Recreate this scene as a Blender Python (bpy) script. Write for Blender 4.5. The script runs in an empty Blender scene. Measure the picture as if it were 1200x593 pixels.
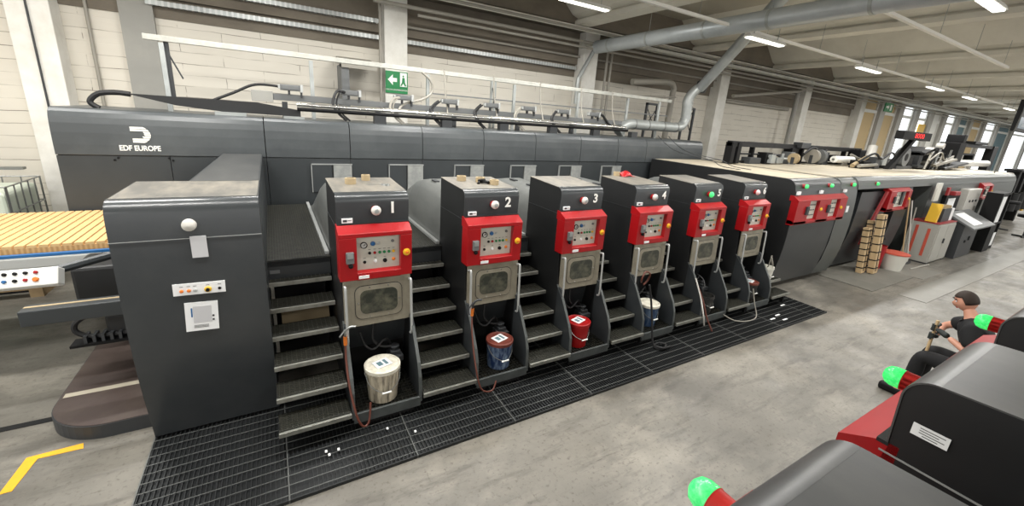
import bpy, bmesh, math, random
from mathutils import Vector, Matrix
random.seed(7)
PI = math.pi
sc = bpy.context.scene
COL = sc.collection

# ------------------------------------------------------------------ camera
F_PX, CY_PX = 478.2, 274.6
cam_d = bpy.data.cameras.new('camera')
cam_o = bpy.data.objects.new('camera', cam_d)
COL.objects.link(cam_o)
sc.camera = cam_o
cam_d.sensor_fit = 'HORIZONTAL'
cam_d.sensor_width = 36.0
cam_d.lens = 36.0 * F_PX / 1200.0
cam_d.shift_x = 0.0
cam_d.shift_y = -(296.5 - CY_PX) / 1200.0
cam_d.clip_start = 0.02
cam_d.clip_end = 300
R_ = Vector((0.86642178, -0.49462135, 0.06828634))
D_ = Vector((-0.07758122, -0.26845598, -0.96016277))
F_ = Vector((0.49324888, 0.82660819, -0.27096943))
rot = Matrix((R_, -D_, -F_)).transposed().to_4x4()
cam_o.matrix_world = Matrix.Translation((0, 0, 3.0)) @ rot

# ------------------------------------------------------------------ exposure / world
sc.view_settings.view_transform = 'Standard'
sc.view_settings.look = 'None'
sc.view_settings.gamma = 1.0
sc.view_settings.exposure = 0.48
try:
    sc.view_settings.use_curve_mapping = False
except Exception:
    pass
sc.cycles.use_denoising = True
sc.cycles.max_bounces = 6
sc.cycles.diffuse_bounces = 3
sc.cycles.glossy_bounces = 3
sc.cycles.sample_clamp_indirect = 4.0
world = bpy.data.worlds.new('world')
sc.world = world
world.use_nodes = True
bg = world.node_tree.nodes['Background']
bg.inputs[0].default_value = (1.0, 0.985, 0.955, 1)
bg.inputs[1].default_value = 1.0

def area(name, loc, sx, sy, power, rot=(0, 0, 0), col=(1.0, 0.985, 0.95)):
    l = bpy.data.lights.new(name, 'AREA')
    l.shape = 'RECTANGLE'; l.size = sx; l.size_y = sy; l.energy = power; l.color = col
    o = bpy.data.objects.new(name, l); COL.objects.link(o)
    o.location = loc; o.rotation_euler = rot
    return o
LAMP_X = [-6.0, -1.5, 3.0, 9.0, 13.9, 18.9, 22.5, 28, 34, 41, 49]
LAMP_P = 70.0
for X in LAMP_X:
    area('tube_light', (X, 5.45, 4.845), 1.2, 0.12, LAMP_P * (1 if X < 20 else 1.5))
for X in [8.8, 13.3, 18.2, 24, 31, 39, 48]:
    area('tube_light', (X, 2.25, 4.925), 1.2, 0.12, LAMP_P * (1 if X < 20 else 1.5))
# twin tube rows over the aisle, above the frame
for k in range(7):
    area('tube_light', (-5.2 + 1.9 * k, 3.36, 4.93), 1.5, 0.07, LAMP_P * 0.42)
    area('tube_light', (-5.2 + 1.9 * k, 3.02, 4.93), 1.5, 0.07, LAMP_P * 0.32)
for X in [-4, 3, 10, 18, 27, 38]:
    area('tube_light', (X, -2.6, 4.9), 1.2, 0.12, LAMP_P * 1.2)
for X in [-5.8, -2.9, 0.0, 2.9, 5.75]:  # added lamp row that brightens the back wall
    area('tube_light', (X, 7.4, 5.28), 1.2, 0.12, LAMP_P * 0.85)

# ------------------------------------------------------------------ helpers: materials
def lin(c):
    return tuple(((v / 255.0) / 12.92 if v / 255.0 <= 0.04045 else ((v / 255.0 + 0.055) / 1.055) ** 2.4) for v in c) + (1.0,)
MATS = {}
def mat(name, rgb, rough=0.5, metal=0.0, emis=None, estr=0.0, spec=0.5, noise=None, bump=0.0, trans=0.0):
    """noise = (scale, rgb2, amount, stretch)"""
    if name in MATS: return MATS[name]
    m = bpy.data.materials.new(name); m.use_nodes = True
    nt = m.node_tree; b = nt.nodes['Principled BSDF']
    b.inputs['Base Color'].default_value = lin(rgb)
    b.inputs['Roughness'].default_value = rough
    b.inputs['Metallic'].default_value = metal
    b.inputs['Specular IOR Level'].default_value = spec
    if trans: b.inputs['Transmission Weight'].default_value = trans
    if emis:
        b.inputs['Emission Color'].default_value = lin(emis)
        b.inputs['Emission Strength'].default_value = estr
    if noise:
        sc_, rgb2, amt, st = noise
        tc = nt.nodes.new('ShaderNodeTexCoord'); mp = nt.nodes.new('ShaderNodeMapping')
        mp.inputs['Scale'].default_value = st
        n = nt.nodes.new('ShaderNodeTexNoise'); n.inputs['Scale'].default_value = sc_
        n.inputs['Detail'].default_value = 7; n.inputs['Roughness'].default_value = 0.65
        r = nt.nodes.new('ShaderNodeValToRGB')
        r.color_ramp.elements[0].position = 0.42; r.color_ramp.elements[1].position = 0.72
        mx = nt.nodes.new('ShaderNodeMix'); mx.data_type = 'RGBA'
        mul = nt.nodes.new('ShaderNodeMath'); mul.operation = 'MULTIPLY'; mul.inputs[1].default_value = amt
        nt.links.new(tc.outputs['Object'], mp.inputs[0]); nt.links.new(mp.outputs[0], n.inputs['Vector'])
        nt.links.new(n.outputs[0], r.inputs[0]); nt.links.new(r.outputs[0], mul.inputs[0])
        nt.links.new(mul.outputs[0], mx.inputs[0])
        mx.inputs[6].default_value = lin(rgb); mx.inputs[7].default_value = lin(rgb2)
        nt.links.new(mx.outputs[2], b.inputs['Base Color'])
        if bump:
            bp = nt.nodes.new('ShaderNodeBump'); bp.inputs['Strength'].default_value = bump; bp.inputs['Distance'].default_value = 0.02
            nt.links.new(n.outputs[0], bp.inputs['Height']); nt.links.new(bp.outputs[0], b.inputs['Normal'])
    MATS[name] = m
    return m

S1 = (1, 1, 1)
mat('paint', (47, 50, 52), 0.36, noise=(3.0, (58, 60, 61), 0.5, S1))
mat('paint_back_lit', (66, 70, 72), 0.36, noise=(1.6, (88, 92, 93), 0.6, S1))  # machine paint again, lighter to carry the ceiling light on upper panels
mat('paint_low', (50, 54, 56), 0.42, noise=(1.6, (62, 66, 68), 0.5, S1))
mat('paint_black', (23, 24, 25), 0.5, noise=(3.0, (34, 35, 35), 0.4, S1))
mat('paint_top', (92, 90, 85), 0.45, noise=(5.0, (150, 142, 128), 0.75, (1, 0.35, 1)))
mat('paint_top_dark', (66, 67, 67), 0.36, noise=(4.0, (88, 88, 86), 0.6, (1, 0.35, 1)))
mat('deck_top', (176, 166, 146), 0.6, noise=(2.0, (204, 194, 172), 0.7, S1))
mat('paint_deck', (76, 80, 78), 0.38, noise=(2.0, (80, 82, 80), 0.5, S1))
mat('hood', (98, 100, 98), 0.34, noise=(5.0, (112, 113, 110), 0.6, (1, 0.5, 1)))
mat('paint_bend', (56, 59, 61), 0.24, noise=(3.0, (66, 68, 69), 0.5, S1))
mat('rail_paint', (186, 186, 178), 0.45, noise=(9, (150, 150, 142), 0.6, S1))
mat('hatch_pane', (140, 142, 140), 0.4, noise=(8, (176, 177, 172), 0.7, S1))
mat('salmon', (196, 84, 64), 0.5)
mat('edge_worn', (88, 92, 91), 0.4, 0.2, noise=(9, (58, 61, 61), 0.6, S1))
mat('pipe_pale', (238, 236, 226), 0.5)
mat('board_tan', (202, 168, 116), 0.8, noise=(6, (188, 154, 104), 0.6, S1))
mat('beacon_red', (206, 44, 38), 0.45)
mat('trim_light', (170, 172, 170), 0.35, 0.4)
mat('seam', (150, 152, 150), 0.5)
mat('seam_dark', (22, 23, 24), 0.6)
mat('red', (158, 14, 20), 0.36, noise=(6, (140, 12, 17), 0.5, S1))
mat('red_dull', (150, 40, 42), 0.5)
mat('plate', (198, 196, 184), 0.45, 0.1)
mat('alu', (150, 144, 128), 0.4, 0.35, noise=(6, (112, 106, 92), 0.7, (1, 1, 0.5)))
mat('alu_clean', (186, 188, 186), 0.35, 0.4)
mat('steel', (140, 142, 140), 0.35, 0.7)
mat('galv', (172, 176, 174), 0.4, 0.4, noise=(3, (130, 133, 132), 0.6, S1))
mat('duct', (186, 192, 194), 0.4, 0.3, noise=(2.5, (158, 164, 167), 0.6, S1))
mat('duct_dusty', (176, 165, 142), 0.6, 0.1)
mat('chrome', (215, 215, 210), 0.18, 0.9)
mat('glass_dark', (52, 54, 48), 0.12, noise=(9, (120, 118, 100), 0.55, S1))
mat('black', (12, 12, 13), 0.6, spec=0.25)
mat('black_gloss', (13, 13, 14), 0.45, spec=0.3)
mat('rubber', (22, 22, 23), 0.6)
mat('dark_grey', (52, 54, 56), 0.5)
mat('mid_grey', (104, 106, 106), 0.5)
mat('sticker_grey', (196, 196, 198), 0.6)
mat('white', (236, 236, 230), 0.5)
mat('white_pad', (240, 240, 235), 0.45)
mat('paper', (235, 236, 236), 0.6)
mat('blue', (36, 96, 150), 0.4)
mat('navy', (24, 52, 88), 0.45, noise=(14, (120, 140, 160), 0.7, (1, 1, 0.3)))
mat('yellow', (224, 178, 40), 0.45)
mat('orange', (218, 118, 40), 0.45)
mat('orange_tape', (234, 172, 20), 0.6, noise=(8, (200, 150, 40), 0.5, S1))
mat('green', (20, 122, 66), 0.5)
mat('green_lit', (50, 190, 100), 0.25, emis=(60, 235, 120), estr=0.4, noise=(60, (150, 240, 180), 0.6, S1))
mat('lamp_off', (206, 203, 196), 0.25)
mat('lamp_pink', (230, 200, 200), 0.25)
mat('red_led', (230, 20, 20), 0.4, emis=(235, 24, 24), estr=0.9)
mat('lamp_on', (255, 255, 250), 0.4, emis=(255, 253, 244), estr=2.0)
mat('tread', (34, 35, 32), 0.5, 0.3, noise=(14, (70, 68, 58), 0.7, S1), bump=0.3)
mat('tread_rib', (74, 74, 66), 0.4, 0.4, noise=(14, (60, 60, 54), 0.8, S1))
mat('tread_edge', (150, 150, 142), 0.4, 0.5, noise=(9, (96, 94, 86), 0.7, S1))
mat('grate', (44, 46, 47), 0.5, 0.3)
mat('grate_line', (104, 106, 104), 0.45, 0.4)
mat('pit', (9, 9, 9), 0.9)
mat('bucket_white', (196, 186, 164), 0.5, noise=(26, (34, 26, 26), 1.0, (1, 1, 0.12)))
mat('bucket_lid', (226, 222, 206), 0.5, noise=(16, (140, 130, 110), 0.6, S1))
mat('bucket_blue', (24, 46, 84), 0.45, noise=(26, (150, 170, 190), 0.8, (1, 1, 0.3)))
mat('bucket_rust', (112, 52, 40), 0.5, noise=(14, (64, 30, 26), 0.7, S1))
mat('bucket_red', (160, 16, 18), 0.4, noise=(12, (120, 14, 16), 0.5, S1))
mat('bucket_black', (34, 34, 34), 0.45, noise=(12, (90, 88, 82), 0.6, S1))
mat('bucket_plain', (214, 212, 202), 0.5)
mat('ink', (22, 18, 20), 0.2)
mat('hose_brown', (96, 50, 38), 0.45)
mat('hose_grey', (150, 146, 136), 0.5)
mat('cork', (164, 146, 114), 0.8)
mat('wood', (196, 170, 130), 0.7, noise=(7, (160, 130, 92), 0.6, (1, 1, 0.2)))
mat('pallet', (186, 160, 122), 0.8, noise=(5, (140, 116, 86), 0.6, S1))
mat('skin', (206, 150, 126), 0.5)
mat('cloth_black', (20, 20, 22), 0.85)
mat('glove', (34, 40, 38), 0.7)
mat('hair', (46, 34, 26), 0.7)
mat('tan', (196, 172, 128), 0.7)
mat('teal', (96, 124, 132), 0.6)
mat('plate_brown', (74, 62, 58), 0.45, noise=(3, (96, 86, 78), 0.6, S1))
mat('tape_beige', (176, 168, 150), 0.6)
mat('cab_grey', (168, 166, 158), 0.5)
mat('track', (244, 242, 234), 0.5)
mat('ibc', (214, 222, 206), 0.35, noise=(2, (190, 202, 182), 0.5, S1))
mat('window_glow', (240, 246, 250), 0.5, emis=(240, 246, 250), estr=0.9)
mat('screen', (20, 30, 40), 0.3, emis=(70, 110, 130), estr=0.25)

def wall_mat():
    m = bpy.data.materials.new('painted_block'); m.use_nodes = True
    nt = m.node_tree; b = nt.nodes['Principled BSDF']; N = nt.nodes.new; L = nt.links.new
    tc = N('ShaderNodeTexCoord'); sp = N('ShaderNodeSeparateXYZ'); cb = N('ShaderNodeCombineXYZ')
    L(tc.outputs['Object'], sp.inputs[0]); L(sp.outputs[0], cb.inputs[0]); L(sp.outputs[2], cb.inputs[1])
    nz = N('ShaderNodeTexNoise'); nz.inputs['Scale'].default_value = 2.2; nz.inputs['Detail'].default_value = 4
    L(cb.outputs[0], nz.inputs['Vector'])
    ad = N('ShaderNodeVectorMath'); ad.operation = 'SCALE'; ad.inputs['Scale'].default_value = 0.045
    L(nz.outputs[1], ad.inputs[0])
    ad2 = N('ShaderNodeVectorMath'); ad2.operation = 'ADD'; L(cb.outputs[0], ad2.inputs[0]); L(ad.outputs[0], ad2.inputs[1])
    br = N('ShaderNodeTexBrick'); br.inputs['Scale'].default_value = 1.0
    br.inputs['Mortar Size'].default_value = 0.006; br.inputs['Brick Width'].default_value = 1.3; br.inputs['Row Height'].default_value = 0.2
    br.inputs['Mortar Smooth'].default_value = 0.2
    br.inputs['Color1'].default_value = (1, 1, 1, 1); br.inputs['Color2'].default_value = (0.93, 0.93, 0.93, 1); br.inputs['Mortar'].default_value = (0.0, 0.0, 0.0, 1)
    L(ad2.outputs[0], br.inputs['Vector'])
    # joints show only here and there
    n2 = N('ShaderNodeTexNoise'); n2.inputs['Scale'].default_value = 1.7; n2.inputs['Detail'].default_value = 5
    mp = N('ShaderNodeMapping'); mp.inputs['Scale'].default_value = (0.7, 4, 1); L(cb.outputs[0], mp.inputs[0]); L(mp.outputs[0], n2.inputs['Vector'])
    rr = N('ShaderNodeValToRGB'); rr.color_ramp.elements[0].position = 0.40; rr.color_ramp.elements[1].position = 0.62
    L(n2.outputs[0], rr.inputs[0])
    n3 = N('ShaderNodeTexNoise'); n3.inputs['Scale'].default_value = 0.6; n3.inputs['Detail'].default_value = 6; L(cb.outputs[0], n3.inputs['Vector'])
    mb = N('ShaderNodeMix'); mb.data_type = 'RGBA'; L(n3.outputs[0], mb.inputs[0])
    mb.inputs[6].default_value = lin((203, 197, 184)); mb.inputs[7].default_value = lin((226, 221, 209))
    inv = N('ShaderNodeMath'); inv.operation = 'SUBTRACT'; inv.inputs[0].default_value = 1.0; L(br.outputs[0], inv.inputs[1])
    f = N('ShaderNodeMath'); f.operation = 'MULTIPLY'; L(inv.outputs[0], f.inputs[0]); L(rr.outputs[0], f.inputs[1])
    f2 = N('ShaderNodeMath'); f2.operation = 'MULTIPLY'; L(f.outputs[0], f2.inputs[0]); f2.inputs[1].default_value = 0.8
    mx = N('ShaderNodeMix'); mx.data_type = 'RGBA'; L(f2.outputs[0], mx.inputs[0]); L(mb.outputs[2], mx.inputs[6]); mx.inputs[7].default_value = lin((92, 80, 66))
    L(mx.outputs[2], b.inputs['Base Color']); b.inputs['Roughness'].default_value = 0.75
    bp = N('ShaderNodeBump'); bp.inputs['Strength'].default_value = 0.35; bp.inputs['Distance'].default_value = 0.02; L(br.outputs[0], bp.inputs['Height']); L(bp.outputs[0], b.inputs['Normal'])
    MATS['wall'] = m
wall_mat()

def floor_mat():
    m = bpy.data.materials.new('worn_concrete'); m.use_nodes = True
    nt = m.node_tree; b = nt.nodes['Principled BSDF']; N = nt.nodes.new; L = nt.links.new
    tc = N('ShaderNodeTexCoord')
    def noise(s, d, st=(1, 1, 1), rz=0.0, ro=0.65):
        mp = N('ShaderNodeMapping'); mp.inputs['Scale'].default_value = st; mp.inputs['Rotation'].default_value = (0, 0, rz)
        L(tc.outputs['Object'], mp.inputs[0]); n = N('ShaderNodeTexNoise'); n.inputs['Scale'].default_value = s; n.inputs['Detail'].default_value = d
        n.inputs['Roughness'].default_value = ro; L(mp.outputs[0], n.inputs['Vector']); return n.outputs[0]
    def ramp(o, a, bb):
        r = N('ShaderNodeValToRGB'); r.color_ramp.elements[0].position = a; r.color_ramp.elements[1].position = bb; L(o, r.inputs[0]); return r.outputs[0]
    def mix(f, c1, c2, amt=1.0):
        ml = N('ShaderNodeMath'); ml.operation = 'MULTIPLY'; ml.inputs[1].default_value = amt; L(f, ml.inputs[0])
        x = N('ShaderNodeMix'); x.data_type = 'RGBA'; L(ml.outputs[0], x.inputs[0])
        if hasattr(c1, 'default_value'): L(c1, x.inputs[6])
        else: x.inputs[6].default_value = lin(c1)
        x.inputs[7].default_value = lin(c2)
        return x.outputs[2]
    c = mix(ramp(noise(0.55, 8), 0.38, 0.64), (128, 124, 115), (98, 95, 88))
    c = mix(ramp(noise(1.3, 9, (0.6, 1.0, 1), 0.3), 0.5, 0.66), c, (158, 152, 140), 0.6)
    c = mix(ramp(noise(3.2, 9, (0.35, 1.6, 1), 0.15, 0.7), 0.52, 0.66), c, (72, 69, 63), 0.6)
    c = mix(ramp(noise(26, 5), 0.55, 0.68), c, (82, 76, 68), 0.65)
    c = mix(ramp(noise(9, 9, (0.2, 2.5, 1), 0.5, 0.75), 0.6, 0.68), c, (60, 56, 50), 0.7)
    L(c, b.inputs['Base Color'])
    ra = N('ShaderNodeMapRange'); L(noise(2.0, 6), ra.inputs[0]); ra.inputs[1].default_value = 0.3; ra.inputs[2].default_value = 0.7; ra.inputs[3].default_value = 0.3; ra.inputs[4].default_value = 0.6
    L(ra.outputs[0], b.inputs['Roughness'])
    bp = N('ShaderNodeBump'); bp.inputs['Strength'].default_value = 0.08; L(noise(12, 6), bp.inputs['Height']); L(bp.outputs[0], b.inputs['Normal'])
    MATS['floor'] = m
floor_mat()
mat('concrete_white', (228, 226, 219), 0.7, noise=(2, (192, 188, 176), 0.6, S1))
mat('concrete_grey', (150, 149, 143), 0.7, noise=(2, (168, 166, 158), 0.5, S1))
mat('pillar_grey', (176, 174, 168), 0.7)
mat('concrete_brown', (120, 112, 99), 0.8, noise=(2.5, (92, 85, 75), 0.7, (0.4, 1, 1)))  # concrete brown with the shade of the upper wall mixed in
mat('ceiling', (178, 173, 160), 0.8, noise=(0.8, (158, 152, 140), 0.6, S1))
mat('beam', (222, 219, 208), 0.75, noise=(1.5, (204, 200, 188), 0.6, S1))
mat('slab', (112, 110, 102), 0.6, noise=(2, (134, 131, 122), 0.6, S1))
mat('slab_pale', (126, 124, 117), 0.45, noise=(2, (140, 138, 130), 0.6, S1))

def corrugated_mat():
    m = bpy.data.materials.new('corrugated_edges'); m.use_nodes = True
    nt = m.node_tree; b = nt.nodes['Principled BSDF']; N = nt.nodes.new; L = nt.links.new
    tc = N('ShaderNodeTexCoord'); mp = N('ShaderNodeMapping'); L(tc.outputs['Object'], mp.inputs[0])
    w = N('ShaderNodeTexWave'); w.inputs['Scale'].default_value = 8; w.bands_direction = 'X'; L(mp.outputs[0], w.inputs[0]); w.inputs['Distortion'].default_value = 0.3
    x = N('ShaderNodeMix'); x.data_type = 'RGBA'; L(w.outputs[1], x.inputs[0]); x.inputs[6].default_value = lin((168, 128, 80)); x.inputs[7].default_value = lin((196, 158, 106))
    L(x.outputs[2], b.inputs['Base Color']); b.inputs['Roughness'].default_value = 0.8
    MATS['card'] = m
corrugated_mat()

# ------------------------------------------------------------------ helpers: meshes
class MB:
    def __init__(s): s.v = []; s.f = []; s.sm = []
    def add(s, vs, fs, smooth=False, M=None):
        o = len(s.v)
        for p in vs:
            p = Vector(p)
            s.v.append(M @ p if M else p)
        for f in fs: s.f.append([i + o for i in f]); s.sm.append(smooth)
        return s
    def box(s, x0, x1, y0, y1, z0, z1, M=None):
        vs = [(x0, y0, z0), (x1, y0, z0), (x1, y1, z0), (x0, y1, z0), (x0, y0, z1), (x1, y0, z1), (x1, y1, z1), (x0, y1, z1)]
        return s.add(vs, [(0, 3, 2, 1), (4, 5, 6, 7), (0, 1, 5, 4), (1, 2, 6, 5), (2, 3, 7, 6), (3, 0, 4, 7)], False, M)
    def cyl(s, p0, p1, r0, r1=None, n=16, caps=True, smooth=True):
        p0 = Vector(p0); p1 = Vector(p1); r1 = r0 if r1 is None else r1
        d = (p1 - p0).normalized(); a = Vector((0, 0, 1)) if abs(d.z) < 0.9 else Vector((1, 0, 0))
        u = d.cross(a).normalized(); w = d.cross(u)
        vs = []
        for p, r in ((p0, r0), (p1, r1)):
            for i in range(n):
                t = 2 * PI * i / n; vs.append(p + (u * math.cos(t) + w * math.sin(t)) * r)
        s.add(vs, [(i, i + n, (i + 1) % n + n, (i + 1) % n) for i in range(n)], smooth)
        if caps:
            s.add(vs[:n], [tuple(range(n))]); s.add(vs[n:], [tuple(reversed(range(n)))])
        return s
    def lathe(s, c, prof, n=24, M=None, axis='z'):
        """prof list of (r, h)"""
        vs = []
        for r, h in prof:
            for i in range(n):
                t = 2 * PI * i / n
                if axis == 'z': vs.append((c[0] + r * math.cos(t), c[1] + r * math.sin(t), c[2] + h))
                elif axis == 'y': vs.append((c[0] + r * math.cos(t), c[1] + h, c[2] + r * math.sin(t)))
                else: vs.append((c[0] + h, c[1] + r * math.cos(t), c[2] + r * math.sin(t)))
        fs = []
        for k in range(len(prof) - 1):
            for i in range(n): fs.append((k * n + i, k * n + (i + 1) % n, (k + 1) * n + (i + 1) % n, (k + 1) * n + i))
        s.add(vs, fs, True, M)
        if prof[0][0] > 1e-4: s.add(vs[:n], [tuple(reversed(range(n)))], False, M)
        if prof[-1][0] > 1e-4: s.add(vs[-n:], [tuple(range(n))], False, M)
        return s
    def tube(s, pts, r, n=10, smooth_path=True):
        P = [Vector(p) for p in pts]
        if smooth_path and len(P) > 2:
            Q = []
            for i in range(len(P) - 1):
                a = P[max(i - 1, 0)]; b = P[i]; c = P[i + 1]; d = P[min(i + 2, len(P) - 1)]
                for k in range(6):
                    t = k / 6
                    Q.append(0.5 * ((2 * b) + (c - a) * t + (2 * a - 5 * b + 4 * c - d) * t * t + (3 * b - a - 3 * c + d) * t ** 3))
            Q.append(P[-1]); P = Q
        up = None; rings = []
        for i, p in enumerate(P):
            d = (P[min(i + 1, len(P) - 1)] - P[max(i - 1, 0)]).normalized()
            if up is None:
                a = Vector((0, 0, 1)) if abs(d.z) < 0.9 else Vector((1, 0, 0)); up = (a - d * a.dot(d)).normalized()
            else:
                up = (up - d * up.dot(d)).normalized()
            w = d.cross(up)
            rings.append([p + (up * math.cos(2 * PI * k / n) + w * math.sin(2 * PI * k / n)) * r for k in range(n)])
        vs = [v for g in rings for v in g]; fs = []
        for j in range(len(rings) - 1):
            for k in range(n): fs.append((j * n + k, j * n + (k + 1) % n, (j + 1) * n + (k + 1) % n, (j + 1) * n + k))
        s.add(vs, fs, True)
        s.add(rings[0], [tuple(reversed(range(n)))]); s.add(rings[-1], [tuple(range(n))])
        return s
    def prism_x(s, poly, x0, x1, smooth=None):
        if smooth is None: smooth = len(poly) > 12
        n = len(poly)
        vs = [(x0, y, z) for y, z in poly] + [(x1, y, z) for y, z in poly]
        s.add(vs, [(i, (i + 1) % n, (i + 1) % n + n, i + n) for i in range(n)], smooth)
        s.add(vs[:n], [tuple(reversed(range(n)))]); s.add(vs[n:], [tuple(range(n))])
        return s
    def prism_y(s, poly, y0, y1):
        n = len(poly)
        vs = [(x, y0, z) for x, z in poly] + [(x, y1, z) for x, z in poly]
        s.add(vs, [(i, (i + 1) % n, (i + 1) % n + n, i + n) for i in range(n)])
        s.add(vs[:n], [tuple(reversed(range(n)))]); s.add(vs[n:], [tuple(range(n))])
        return s
    def prism_z(s, poly, z0, z1):
        n = len(poly)
        vs = [(x, y, z0) for x, y in poly] + [(x, y, z1) for x, y in poly]
        s.add(vs, [(i, (i + 1) % n, (i + 1) % n + n, i + n) for i in range(n)])
        s.add(vs[:n], [tuple(reversed(range(n)))]); s.add(vs[n:], [tuple(range(n))])
        return s
    def strip_x(s, pts, x0, x1):
        """open sheet following (y,z) points"""
        n = len(pts)
        vs = [(x0, y, z) for y, z in pts] + [(x1, y, z) for y, z in pts]
        s.add(vs, [(i, i + n, i + 1 + n, i + 1) for i in range(n - 1)], True); return s
    def build(s, name, m, parent=None, bevel=0.0, seg=2):
        me = bpy.data.meshes.new(name)
        me.from_pydata([tuple(v) for v in s.v], [], s.f)
        me.polygons.foreach_set('use_smooth', s.sm)
        me.materials.append(MATS[m] if isinstance(m, str) else m)
        bm = bmesh.new(); bm.from_mesh(me); bmesh.ops.recalc_face_normals(bm, faces=bm.faces); bm.to_mesh(me); bm.free()
        me.update()
        o = bpy.data.objects.new(name, me); COL.objects.link(o)
        if parent: o.parent = parent
        if any(s.sm) and not all(s.sm):
            me.set_sharp_from_angle(angle=0.6)
        if bevel:
            b = o.modifiers.new('bevel', 'BEVEL'); b.width = bevel; b.segments = seg; b.limit_method = 'ANGLE'; b.angle_limit = 0.7
            b.harden_normals = False
        return o

def tag(o, label=None, cat=None, group=None, kind=None):
    if label: o['label'] = label
    if cat: o['category'] = cat
    if group: o['group'] = group
    if kind: o['kind'] = kind
    return o
def empty(name, loc=(0, 0, 0), rz=0.0, label=None, cat=None, group=None):
    o = bpy.data.objects.new(name, None); COL.objects.link(o); o.location = loc; o.rotation_euler = (0, 0, rz)
    o.empty_display_size = 0.1
    return tag(o, label, cat, group)
def copy_tree(o, parent=None):
    c = o.copy(); COL.objects.link(c)
    if parent: c.parent = parent
    for ch in list(o.children): copy_tree(ch, c)
    return c
def text_obj(name, s, size, m, parent=None, depth=0.004, bold=0.0):
    cu = bpy.data.curves.new(name, 'FONT'); cu.body = s; cu.size = size; cu.extrude = depth; cu.align_x = 'CENTER'; cu.align_y = 'CENTER'
    cu.offset = bold
    t = bpy.data.objects.new(name, cu); COL.objects.link(t)
    dg = bpy.context.evaluated_depsgraph_get()
    me = bpy.data.meshes.new_from_object(t.evaluated_get(dg)); bpy.data.objects.remove(t)
    me.materials.clear(); me.materials.append(MATS[m])
    o = bpy.data.objects.new(name, me); COL.objects.link(o)
    if parent: o.parent = parent
    return o
def arc(cy, cz, r, a0, a1, n=6, rz=None):
    rz = r if rz is None else rz
    return [(cy + r * math.cos(a0 + (a1 - a0) * i / n), cz + rz * math.sin(a0 + (a1 - a0) * i / n)) for i in range(n + 1)]
def struct(o, label=None):
    o['kind'] = 'structure'
    if label: o['label'] = label
    return o

# ================================================================== SETTING
WY = 10.15        # back wall plane
struct(MB().box(-14, 90, -9, WY + 0.3, -0.2, 0).build('floor', 'floor'), 'worn grey concrete factory floor')
struct(MB().box(-14, 25.3, WY, WY + 0.3, 0, 6.3).build('wall_back', 'wall'), 'white painted block wall behind the machine line')
struct(MB().box(90, 90.3, -9, WY + 0.3, 0, 6.4).build('wall_far', 'concrete_grey'), 'distant grey end wall of the hall')

# ceiling: slab with stepped ribs running across the machine
ceil_root = struct(MB().box(-14, 90, -9, WY + 0.3, 6.15, 6.3).build('ceiling', 'ceiling'), 'grey concrete ceiling between stepped ribs')
rib_x = [-10.4, -6.0, -1.6, 2.8, 7.1, 11.7, 16.2, 20.8, 25.2, 29.6, 34, 38.4, 43, 48, 53, 58, 64, 70, 77]
for X in rib_x:
    p = [(-.2, 5.4), (.2, 5.4), (.2, 5.50), (.12, 5.56), (.30, 5.62), (.9, 6.16), (-.9, 6.16), (-.30, 5.62), (-.12, 5.56), (-.2, 5.50)]
    MB().prism_y([(X + a, b) for a, b in p], -9, 9.2).build('ceiling_rib', 'beam', ceil_root)
MB().box(-14, 90, 9.2, WY, 5.45, 6.15).build('ceiling_beam', 'concrete_brown', ceil_root)

n_trim = 1
def trim(o, label=None):
    global n_trim
    o.name = 'trim_%d' % n_trim; n_trim += 1
    return struct(o, label)
# wall upper band (bare concrete edge beam, brown deepened by painted shade) with ledge
trim(MB().box(-14, 25.3, WY - 0.12, WY, 4.62, 5.45).build('t', 'concrete_brown', None, 0.01), 'bare brown concrete beam along the top of the back wall')
trim(MB().box(-14, 25.3, WY - 0.03, WY, 4.3, 4.62).build('t', 'concrete_brown'), 'brown strip below the concrete beam, shade painted into its colour')
# columns
cols = [(-9.1, 'far left'), (-3.33, 'left'), (2.28, 'middle'), (7.75, 'third'), (13.98, 'fourth'), (19.8, 'fifth'), (25.2, 'sixth')]
for X, w in cols:
    trim(MB().box(X, X + 0.5, 9.75, WY, 0, 5.9).build('t', 'concrete_white', None, 0.012), 'white painted concrete column standing at the back wall, %s one' % w)
# grey flat pilaster / cover on wall near left
trim(MB().box(-2.08, -1.62, WY - 0.1, WY, 0, 4.55).prism_y([(-2.08, 4.55), (-1.62, 4.55), (-1.35, 5.0), (-1.35, 5.4), (-2.4, 5.4), (-2.4, 5.0)], WY - 0.1, WY).build('t', 'concrete_grey'), 'grey flat duct riser widening at the top on the white wall')
# far bays: pillars, boards and tall windows
px_ = 26.6; i = 1
bays = [27.9, 30.3, 32.7, 35.0, 37.4, 40.0, 42.8, 46.0, 49.5, 54, 60, 68, 78]
last = 25.7
for k, X in enumerate(bays):
    trim(MB().box(X, X + 0.6, 9.88, WY, 0, 5.45).build('t', 'pillar_grey', None, 0.01), 'grey pillar between the tall windows of the far bays')
    m = ['tan', 'tan', 'window_glow', 'window_glow', 'white', 'window_glow', 'teal', 'tan', 'window_glow', 'teal', 'window_glow', 'window_glow', 'window_glow'][k]
    wroot = struct(MB().box(last, X, WY - 0.06, WY, 0.0, 5.3).build('window_%d' % (k + 1), m), 'tall window bay between grey pillars')
    MB().box(last, last + 0.12, WY - 0.12, WY - 0.061, 0, 5.3).box(X - 0.12, X, WY - 0.12, WY - 0.061, 0, 5.3).box(last + 0.12, X - 0.12, WY - 0.12, WY - 0.061, 4.6, 4.75).build('window_frame', 'white', wroot)
    last = X + 0.6
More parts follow.
